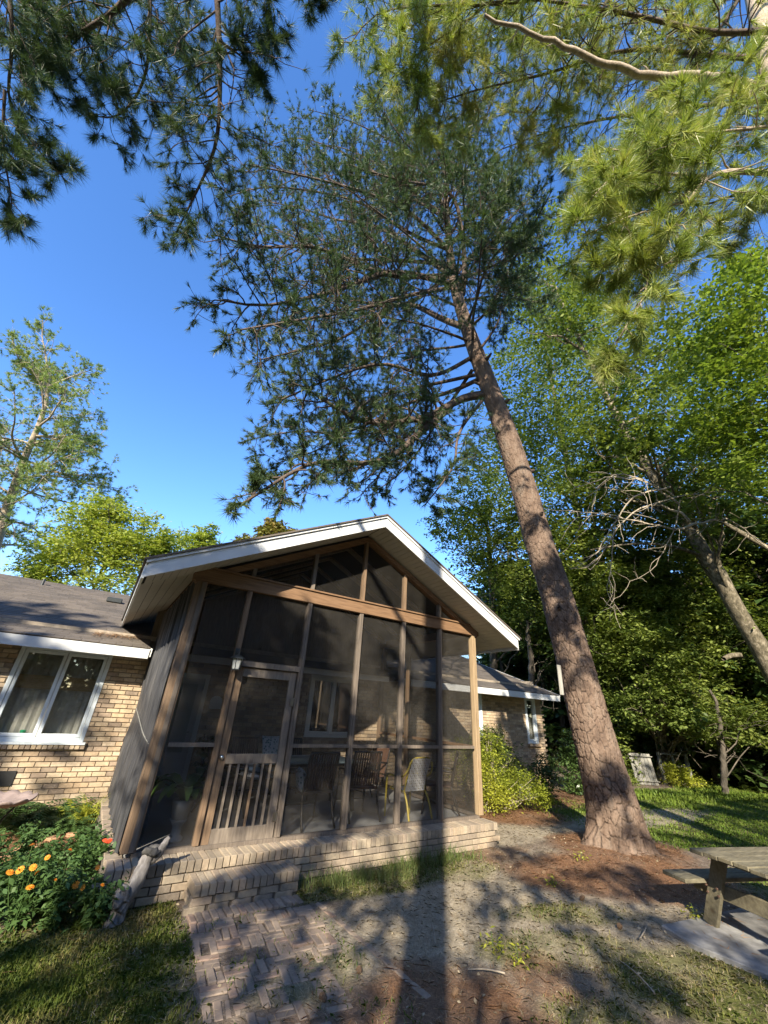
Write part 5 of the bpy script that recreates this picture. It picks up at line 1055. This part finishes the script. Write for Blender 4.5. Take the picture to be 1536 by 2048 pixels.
# ------------------------------------------------------------------ bird bath at the left edge
bb_ = empty("bird_bath", "scalloped shell bird bath of pink grey stone on a black metal stand", "bird bath", loc=(-.62, 8.0, .02))
kk = 60; V = []; prof = [(.0, .50), (.2, .50), (.33, .53), (.375, .555), (.385, .545), (.36, .515), (.24, .475), (0, .465)]
for r, z in prof:
    for j in range(kk): a = j / kk * 6.283; q = 1 + .06 * abs(math.sin(a * 6)) * (r / .38); V.append((r * q * math.cos(a), r * q * math.sin(a), z + .03 * abs(math.sin(a * 6)) * (r / .38) ** 2))
m_shell = plain("pink_grey_stone", (.27, .21, .19), .7, .2, sc=8)
MB().add(V, [(i * kk + j, i * kk + (j + 1) % kk, (i + 1) * kk + (j + 1) % kk, (i + 1) * kk + j) for i in range(7) for j in range(kk)]).obj("basin", m_shell, bb_, smooth=True)
for q in range(3):
    a = q * 2.094 + .3; MB().tube(resample([(.22 * math.cos(a), .22 * math.sin(a), .47), (.08 * math.cos(a), .08 * math.sin(a), .28), (.24 * math.cos(a), .24 * math.sin(a), .0)], 10), .012, 6).obj("leg", m_blk, bb_, smooth=True)
# flat orange brown edging stones of the bed
m_stone = plain("warm_flat_stone", (.36, .20, .11), .85, .25, sc=7)
sm_ = []
for k, (x, y, sx, sy, rz) in enumerate([(-.12, 7.85, .34, .20, .3), (-.30, 7.55, .30, .16, .1), (-.42, 7.15, .26, .16, -.2), (.12, 8.1, .20, .12, .2), (.36, 8.2, .22, .12, 0), (.52, 7.4, .14, .2, .1), (.54, 6.9, .13, .22, -.1)]):
    n = 11; pl_ = [(sx / 2 * math.cos(q / n * 6.283) * (1 + rs.normal(0, .08)), sy / 2 * math.sin(q / n * 6.283) * (1 + rs.normal(0, .08))) for q in range(n)]
    o = tag(MB().prism(pl_, 0, .05).obj("edging_stone", m_stone, bev=.012), ["largest flat orange brown stone in the flower bed beside the bird bath", "long flat stone just in front of the bird bath", "flat stone at the left edge below the bird bath", "small flat stone behind the flowers near the ferns", "pale brown flat stone by the fern bed", "flat stone at the foot of the dark tarp", "nearer flat stone against the porch's left ledge"][k], "stone", "flat stones edging the flower bed")
    o.location = (x, y, float(gz(x, y)) - .005); o.rotation_euler = (0, 0, rz)

# ------------------------------------------------------------------ flowers, ferns, shrubs
rz2 = np.random.RandomState(22)
def petals(c, r, n, tilt, rs_):
    """a daisy like double flower head"""
    V, Fq, k = [], [], 0; T = unit(tilt); U = unit(np.cross(T, [.3, .9, .1])); W = np.cross(T, U)
    for ring, (rr_, up) in enumerate(((r, .15), (r * .72, .45), (r * .42, .9))):
        for q in range(n - 2 * ring):
            a = q / (n - 2 * ring) * 6.283 + ring * .3; d = U * math.cos(a) + W * math.sin(a); s = -U * math.sin(a) + W * math.cos(a); w = rr_ * .30
            b0 = np.array(c) + T * .004 * ring; V += [b0, b0 + d * rr_ * .6 + s * w + T * up * rr_ * .3, b0 + d * rr_ + T * up * rr_ * .35, b0 + d * rr_ * .6 - s * w + T * up * rr_ * .3]; Fq.append((k, k + 1, k + 2, k + 3)); k += 4
    return np.array(V), np.array(Fq)
fl_px = [(33, 1800), (65, 1690), (140, 1700), (66, 1735), (105, 1825), (152, 1770), (165, 1775), (168, 1820), (205, 1770), (35, 1860), (10, 1800), (22, 1795), (75, 1810), (48, 1830), (120, 1855), (180, 1810), (130, 1810), (88, 1800), (40, 1740), (75, 1745), (110, 1760)]
spots = [(.62, 5.45), (.30, 5.55), (.02, 5.65), (-.28, 5.8), (.55, 5.85), (.22, 5.95), (-.10, 6.1), (-.40, 6.3), (.48, 6.3), (.12, 6.5), (-.22, 6.7), (.50, 6.75), (.15, 7.05), (.42, 7.2), (-.12, 7.2), (-.50, 6.8), (-.62, 6.0)]
fls = []; fl_px += [(20, 1745), (95, 1715), (120, 1790), (150, 1850), (195, 1735), (60, 1775), (85, 1870), (210, 1830)]
for k, (u, v) in enumerate(fl_px):
    dpt = None
    for sx, sy in sorted(spots, key=lambda s: s[1]):                 # pick the depth whose height comes out right
        p = aty(u, v, sy - .05)
        if .30 < p[2] < .62 and abs(p[0] - sx) < .34: dpt = p; break
    fls.append(dpt)
plants_ = []
for k, (x, y) in enumerate(spots):
    z0 = float(gz(x, y)); o = empty("zinnia_plant", "leafy green zinnia plant with orange flower heads in the bed left of the porch", "flower plant", "zinnias in the flower bed", (x, y, z0)); plants_.append(o)
    hh = rz2.uniform(.24, .46); tb_ = []; P_ = []
    for q in range(9):
        a = rz2.rand() * 6.283; e = np.array([.16 * math.cos(a), .16 * math.sin(a), hh]) * [rz2.rand() + .2, rz2.rand() + .2, rz2.uniform(.7, 1.05)]; Q = resample([(0, 0, -.02), e * [.35, .35, .5], e], 6); tb_.append((Q, np.linspace(.006, .003, 6)))
        P_.append(np.repeat(Q[1:], 13, 0) + rz2.normal(0, .035, (65, 3)))
    P_.append(rz2.normal(0, .09, (160, 3)) * [1.1, 1.1, .0] + [0, 0, 1] * (rz2.rand(160, 1) ** .7 * hh)); link("stems", tubes_mesh("stems", tb_, 4, m_lfz), o)
    P_ = np.concatenate(P_); P_[:, 2] = np.clip(P_[:, 2], .02, None); V, Fq = leafset(P_, .062, rz2, asp=.45); link("leaves", np_mesh("leaves", V, Fq, m_lfz), o)
for p in fls:
    if p is None: continue
    o = min(plants_, key=lambda q: (q.location.x - p[0]) ** 2 + (q.location.y - p[1]) ** 2); c = p - np.array(o.location); tl = np.array([rz2.normal(-.1, .3), -.55, .9])
    V, Fq = petals(c, rz2.uniform(.020, .036), 13, tl + rz2.normal(0, .35, 3), rz2); f_ = link("flower", np_mesh("flower", V, Fq, m_org), o); link("stem", tubes_mesh("stem", [(resample([c * [.3, .3, .2], c * [.8, .8, .7], c], 5), np.full(5, .004))], 4, m_lfz), f_)
rg = empty("geranium", "low plant with one scarlet flower beside the tarp's foot", "flower plant", loc=(.60, 6.35, .33)); V, Fq = leafset(rz2.normal(0, .06, (90, 3)) * [1, 1, .6] + [0, 0, .02], .06, rz2, asp=.8); link("leaves", np_mesh("leaves", V, Fq, m_lfz), rg)
for q in range(4): V, Fq = petals(np.array([.01, 0, .09]) + rz2.normal(0, .02, 3), .03, 9, (0, -.4, 1), rz2); link("flower", np_mesh("flower", V, Fq, m_red), rg)
def fern(x, y, L, n, label, mt, seed, grp):
    r_ = np.random.RandomState(seed); V, Fq, k = [], [], 0; z0 = float(gz(x, y))
    for q in range(n):
        a = r_.rand() * 6.283; d = np.array([math.cos(a), math.sin(a), 0]); el = r_.uniform(.8, 1.35); l = L * r_.uniform(.6, 1.1); p = np.zeros(3) + d * .03; s = np.array([-d[1], d[0], 0])
        for j in range(14):
            st__ = (d * math.cos(el) + np.array([0, 0, math.sin(el)])) * l / 14; w = .10 * L * math.sin(math.pi * (j + 1.2) / 16) * 1.6
            for sg in (-1, 1): V += [p, p + st__ * .75, p + s * sg * w + st__ * .9 - [0, 0, .2 * w]]; Fq.append((k, k + 1, k + 2)); k += 3
            p = p + st__; el -= .11 + .04 * r_.rand()
    o = empty("fern", label, "fern", grp, (x, y, z0)); link("fronds", np_mesh("fronds", np.array(V), np.array(Fq), mt), o); MB().lathe([(0, 0), (.03, 0), (.02, .05), (0, .06)], k=7).obj("crown_base", m_dbark, o)
for k, (x, y, L) in enumerate([(-.35, 8.9, .62), (.05, 8.95, .66), (.35, 8.85, .55), (-.75, 9.0, .6), (.02, 8.55, .5), (.30, 8.45, .45), (-.3, 8.5, .45)]):
    fern(x, y, L, 44, "green fern growing against the brick wall under the left window", m_lfz if k != 2 else m_lfa, 200 + k, "ferns under the left window")
V, Fq, k_ = [], [], 0
sg_ = empty("grass_clump", "bright yellow green blade clump where the tarp meets the brick wall", "plant", loc=(.50, 8.75, .1))
def blades(base, n, L, w, rs_, spread=.06, lean=.6):
    Vs, Fs, k = [], [], 0
    for q in range(n):
        a = rs_.rand() * 6.283; d = np.array([math.cos(a), math.sin(a), 0]); s = np.array([-d[1], d[0], 0]) * w / 2; el = 1.5 - rs_.rand() * lean; p = np.array(base, float) + [rs_.normal(0, spread), rs_.normal(0, spread), -.01]; l = L * rs_.uniform(.5, 1.1)
        for j in range(4): Vs += [p - s * (1 - j / 3.2), p + s * (1 - j / 3.2)]; p = p + (d * math.cos(el) + np.array([0, 0, math.sin(el)])) * l / 3; el -= .35 + .35 * rs_.rand()
        for j in range(3): b0 = k + 2 * j; Fs.append((b0, b0 + 1, b0 + 3, b0 + 2))
        k += 8
    return np.array(Vs), np.array(Fs)
V, Fq = blades((0, 0, 0), 60, .55, .016, rz2, .05, .5); link("blades", np_mesh("blades", V, Fq, m_lfa), sg_)
# liriope clumps along the ledge
lk_ = [(2.72 + .19 * i + rz2.normal(0, .03), 5.50 + rz2.normal(0, .06)) for i in range(15)] + [(3.0 + .24 * i + rz2.normal(0, .05), 5.32 + rz2.normal(0, .04)) for i in range(6)]
for k, (x, y) in enumerate(lk_):
    big = 1.35 if 9 <= k <= 12 else 1; o = empty("liriope_clump", "arching green liriope clump growing along the foot of the brick ledge", "plant", "liriope along the brick ledge", (x, y, float(gz(x, y))))
    V, Fq = blades((0, 0, 0), int(70 * big), .24 * big, .009, rz2, .07, 1.0); link("blades", np_mesh("blades", V, Fq, m_lir), o)
def shrub(label, loc, blobs, lf, bark, n_per, size, seed, name="shrub", asp=.45, nst=9):
    r_ = np.random.RandomState(seed); z0 = float(gz(loc[0], loc[1])); o = empty(name, label, "shrub", None, (loc[0], loc[1], z0)); tb_ = []
    for c, a_, b_, c_, ns in blobs:
        for q in range(nst): tb_.append((resample([(r_.normal(0, .08), r_.normal(0, .08), -.03), np.array(c) * [.5, .5, .55] + r_.normal(0, .06, 3), np.array(c) + r_.normal(0, .35, 3) * [a_, b_, c_]], 8), np.linspace(.014, .004, 8)))
    link("stems", tubes_mesh("stems", tb_, 5, bark), o); P = clumps(blobs, n_per, r_); P = P[P[:, 2] > .03]; V, Fq = leafset(P, size, r_, asp=asp); link("leaves", np_mesh("leaves", V, Fq, lf), o)
shrub("sunlit yellow green azalea bush beside the porch's right corner post", (8.2, 7.6), [((0, 0, .75), .65, .5, .55, 60), ((-.55, .1, .95), .4, .4, .55, 34), ((.7, -.2, .45), .6, .5, .40, 46), ((.2, .2, 1.35), .45, .4, .35, 14), ((1.1, -.5, .35), .35, .35, .3, 22), ((-.2, -.4, .35), .5, .3, .3, 24)], m_lfa, m_twig, 34, .055, 301)
shrub("looser taller shrub against the right brick wall between the two narrow windows", (9.6, 8.75), [((0, 0, 1.25), .6, .3, .45, 30), ((-.6, 0, 1.0), .5, .3, .5, 24), ((.6, -.1, .8), .5, .35, .45, 26), ((.2, 0, .4), .7, .4, .35, 20)], m_lf, m_twig, 26, .07, 302)
shrub("glossy dark green shrub at the house's right corner behind the big pine", (13.1, 8.5), [((0, 0, .9), .5, .5, .65, 40), ((.3, -.1, 1.45), .35, .4, .4, 20), ((-.5, -.3, .35), .4, .4, .3, 16), ((.9, 0, .6), .5, .4, .45, 26)], m_lfd, m_dbark, 26, .11, 303)
shrub("low dark shrub between the azalea and the dark green corner shrub", (10.6, 7.9), [((0, 0, .55), .55, .4, .4, 30), ((.4, .2, .8), .3, .3, .3, 12)], m_lfd, m_dbark, 26, .08, 304)
shrub("tall bright grasses and weeds grown through the wooden frame", tuple((G0(gp(1365, 1585, 14.2)))[:2]), [((0, 0, .45), .7, .4, .4, 40), ((.3, -.3, .2), .8, .4, .2, 24)], m_lfa, m_twig, 26, .07, 305, "weed_clump")
shrub("green undergrowth left of the old gate", tuple((G0(gp(1250, 1590, 13.8)))[:2]), [((0, 0, .3), .7, .5, .3, 34), ((-.6, .2, .35), .5, .4, .3, 20)], m_lf, m_twig, 26, .08, 306, "weed_clump")
for k, (u, v, h_) in enumerate([(1165, 1722, .12), (985, 1890, .13), (1035, 1915, .12), (1390, 1835, .16), (1105, 1765, .08)]):
    p = atz(u, v, .05); o = empty("weed_sprout", ["fresh green fern like weed at the front of the big pine's base", "lone leafy weed in the middle of the sandy ground", "second small weed sprout in the sandy ground", "yellowing weed tuft beside the concrete slab", "tiny sprout on the pine straw mound"][k], "weed", None, (p[0], p[1], float(gz(p[0], p[1]))))
    V, Fq = leafset(rz2.normal(0, .05, (46, 3)) * [1.3, 1.3, .6] + [0, 0, h_ * .5], .05, rz2, asp=.35); V[:, 2] = np.clip(V[:, 2], .0, None); link("leaves", np_mesh("leaves", V, Fq, m_lfa), o); link("stem", tubes_mesh("stem", [(resample([(0, 0, -.01), (.01, 0, h_ * .5), (0, .01, h_)], 4), np.full(4, .003))], 4, m_lfz), o)

# ------------------------------------------------------------------ grass, pine straw and litter
rgn = np.random.RandomState(50)
def scatter(n, x0, x1, y0, y1, fn):
    x = rgn.uniform(x0, x1, n); y = rgn.uniform(y0, y1, n); w = fn(x, y); k = rgn.rand(n) < w; return x[k], y[k]
def keep(x, y):
    return ~(((x > .55) & (x < 6.3) & (y > 5.66)) | ((x > 1.40) & (x < 2.57) & (y > 5.1)) | ((y > 9.35) & (x < 12.9)))
def grassmesh(x, y, L, w, lean, name, mt):
    n = len(x); a = rgn.rand(n) * 6.283; d = np.stack([np.cos(a), np.sin(a), np.zeros(n)], 1); s = np.stack([-d[:, 1], d[:, 0], np.zeros(n)], 1); l = L * (.4 + .8 * rgn.rand(n))[:, None]; t1 = (rgn.rand(n) * lean)[:, None]
    p = np.stack([x, y, gz(x, y) - .004], 1); mid = p + np.array([0, 0, 1]) * l * .55 * (1 - t1 * .3) + d * l * .25 * t1; tip = mid + np.array([0, 0, 1]) * l * .45 * (1 - t1 * .9) + d * l * .5 * t1
    V = np.stack([p - s * w / 2, p + s * w / 2, mid + s * w * .4, tip, mid - s * w * .4], 1).reshape(-1, 3); i = np.arange(n)[:, None] * 5
    return tag(link(name, np_mesh(name, V, i + np.array([[0, 1, 2, 3, 4]]), mt)), kind='stuff')
onpath = lambda x, y: ell(x, y, 1.95, 3.9, .62, 1.5, 0, .1)
x, y = scatter(150000, -2.2, 2.6, 2.2, 6.0, lambda x, y: masks(x, y)[2] * keep(x, y) * (1 - .93 * onpath(x, y)) * (.35 + .65 * (fbm(x * 3, y * 3, 71) > .45))); grassmesh(x, y, .055, .005, 1.5, "grass_lawn", m_grs)
x, y = scatter(50000, 2.6, 8.5, 1.0, 6.2, lambda x, y: masks(x, y)[2] * keep(x, y) * (.25 + .75 * (fbm(x * 3, y * 3, 72) > .5))); grassmesh(x, y, .05, .005, 1.6, "grass_sparse", m_grs)
x, y = scatter(110000, 8.5, 24, .5, 9.2, lambda x, y: masks(x, y)[2] * keep(x, y) * (x < 40)); grassmesh(x, y, .06, .014, 1.4, "grass_moss_lawn", m_grs2)
x, y = scatter(9000, 14, 20, 5.8, 8.2, lambda x, y: .6 * (fbm(x, y, 73) > .45)); grassmesh(x, y, .14, .016, 1.2, "grass_tall_edge", m_grs2)
x, y = scatter(9000, .6, 2.6, 2.6, 5.4, lambda x, y: .30 * (fbm(x * 4, y * 4, 75) > .56) * keep(x, y)); grassmesh(x, y, .05, .005, 1.4, "grass_between_bricks", m_grs2)
def litter(x, y, L, w, name, mt, lift=.02):
    n = len(x); a = rgn.rand(n) * 6.283; d = np.stack([np.cos(a), np.sin(a), rgn.normal(0, .12, n)], 1); s = np.stack([-np.sin(a), np.cos(a), np.zeros(n)], 1) * w / 2; l = L * (.5 + .7 * rgn.rand(n))[:, None]
    p = np.stack([x, y, gz(x, y) + .004 + rgn.rand(n) * lift], 1); m_ = p + d * l * .5 + s * 3 * rgn.normal(0, 1, (n, 1)) + [0, 0, .006]
    V = np.stack([p - s, p + s, m_ + s, p + d * l, m_ - s], 1).reshape(-1, 3); i = np.arange(n)[:, None] * 5; return tag(link(name, np_mesh(name, V, i + np.array([[0, 1, 2, 3, 4]]), mt)), kind='stuff')
x, y = scatter(60000, -2.2, 14, 1.5, 9.3, lambda x, y: (masks(x, y)[0] ** 1.5 * .9 + .02) * keep(x, y)); litter(x, y, .13, .0032, "pine_straw", m_straw)
x, y = scatter(60000, .5, 9, 1.5, 7.5, lambda x, y: (masks(x, y)[1] * .5 + .10 + .3 * masks(x, y)[2]) * keep(x, y)); litter(x, y, .07, .003, "dry_litter", m_hay, .008)
x, y = scatter(2200, 1.2, 8, 1.8, 6.5, lambda x, y: .10 + .5 * (fbm(x * 2, y * 2, 78) > .55)); x, y = x[keep(x, y)], y[keep(x, y)]
Vl, Fl = leafset(np.stack([x, y, gz(x, y) + .008], 1), .035, rgn, flat=.3, asp=.6, droop=.0); tag(link("dead_leaf_litter", np_mesh("dead_leaf_litter", Vl, Fl, m_hay)), kind='stuff')
x, y = scatter(700, .4, 4.5, 5.7, 9.2, lambda x, y: 1.0 * ((x < .8))); Vl, Fl = leafset(np.stack([x, y, gz(x, y) + .01], 1), .05, rgn, flat=.3, asp=.6, droop=0); tag(link("bed_leaf_litter", np_mesh("bed_leaf_litter", Vl, Fl, m_straw)), kind='stuff')
x = rgn.uniform(5.5, 7.8, 900); y = rgn.uniform(.9, 2.9, 900); k = rgn.rand(900) < fbm(x * 3, y * 3, 5) * .9; n_ = int(k.sum()); a = rgn.rand(n_) * 6.28; x, y = x[k], y[k]
inn = np.array([(5.66 < q < 7.2 and 1.4 < w < 2.75) for q, w in zip(x, y)]); x, y, a = x[inn], y[inn], a[inn]; P0 = np.stack([x, y, np.full(len(x), .049)], 1); d = np.stack([np.cos(a), np.sin(a), 0 * a], 1)
tag(link("slab_pine_straw", tri_mesh("slab_pine_straw", np.stack([P0, P0 + d * .11 + [0, 0, .003], P0 + np.stack([-d[:, 1], d[:, 0], 0 * a], 1) * .005 + [0, 0, .002]], 1).reshape(-1, 3), m_straw)), kind='stuff')
# debris on the roof by the porch valley
x = rgn.uniform(-.35, .45, 500); y = 9.3 + rgn.normal(0, .12, 500) + .25 * x; zz_ = 2.70 + (y - 8.76) * RS
a = rgn.rand(500) * 6.283; V = np.stack([np.stack([x, y, zz_], 1), np.stack([x + .1 * np.cos(a), y + .1 * np.sin(a), zz_ + .033 * np.sin(a) + .01], 1), np.stack([x + .01, y + .01, zz_], 1)], 1).reshape(-1, 3)
tag(link("roof_pine_straw", tri_mesh("roof_pine_straw", V, m_straw)), kind='stuff')
pc_ = MB().lathe([(.0, 0), (.012, .004), (.022, .016), (.017, .02), (.026, .03), (.019, .036), (.024, .046), (.015, .052), (.017, .062), (.007, .068), (0, .074)], k=9).mesh("pine_cone", plain("brown_cone_scales", (.13, .08, .045), .9, .4, sc=60))
for k, (u, v) in enumerate([(640, 1985), (720, 1940), (905, 1985), (1160, 1800), (1235, 1850), (1010, 2010), (1320, 1800), (1090, 1745)]):
    p = atz(u, v, .03); o = tag(link("pine_cone", pc_, None, (p[0], p[1], float(gz(p[0], p[1])) + .02)), "small brown pine cone lying on the ground among sand and pine straw", "pine cone", "fallen pine cones"); o.rotation_euler = (1.5 + rgn.normal(0, .2), 0, rgn.rand() * 6)
# pebbles and sticks
for k, (u, v, L) in enumerate([(1280, 1880, .5), (1310, 1990, .45), (1010, 1950, .3), (870, 1890, .35)]):
    p = atz(u, v, .03); a = rgn.rand() * 3; tag(link("stick", tubes_mesh("stick", [(resample([p, p + [L / 2 * math.cos(a), L / 2 * math.sin(a), .012], p + [L * math.cos(a + .1), L * math.sin(a + .1), 0]], 6) + [0, 0, .01], np.linspace(.007, .004, 6))], 5, m_twig)),
        ["thin fallen stick on the sand beside the concrete slab's tip", "thin fallen stick in the bottom right grass", "short fallen stick in the middle of the litter", "fallen stick near the end of the brick path"][k], "stick")
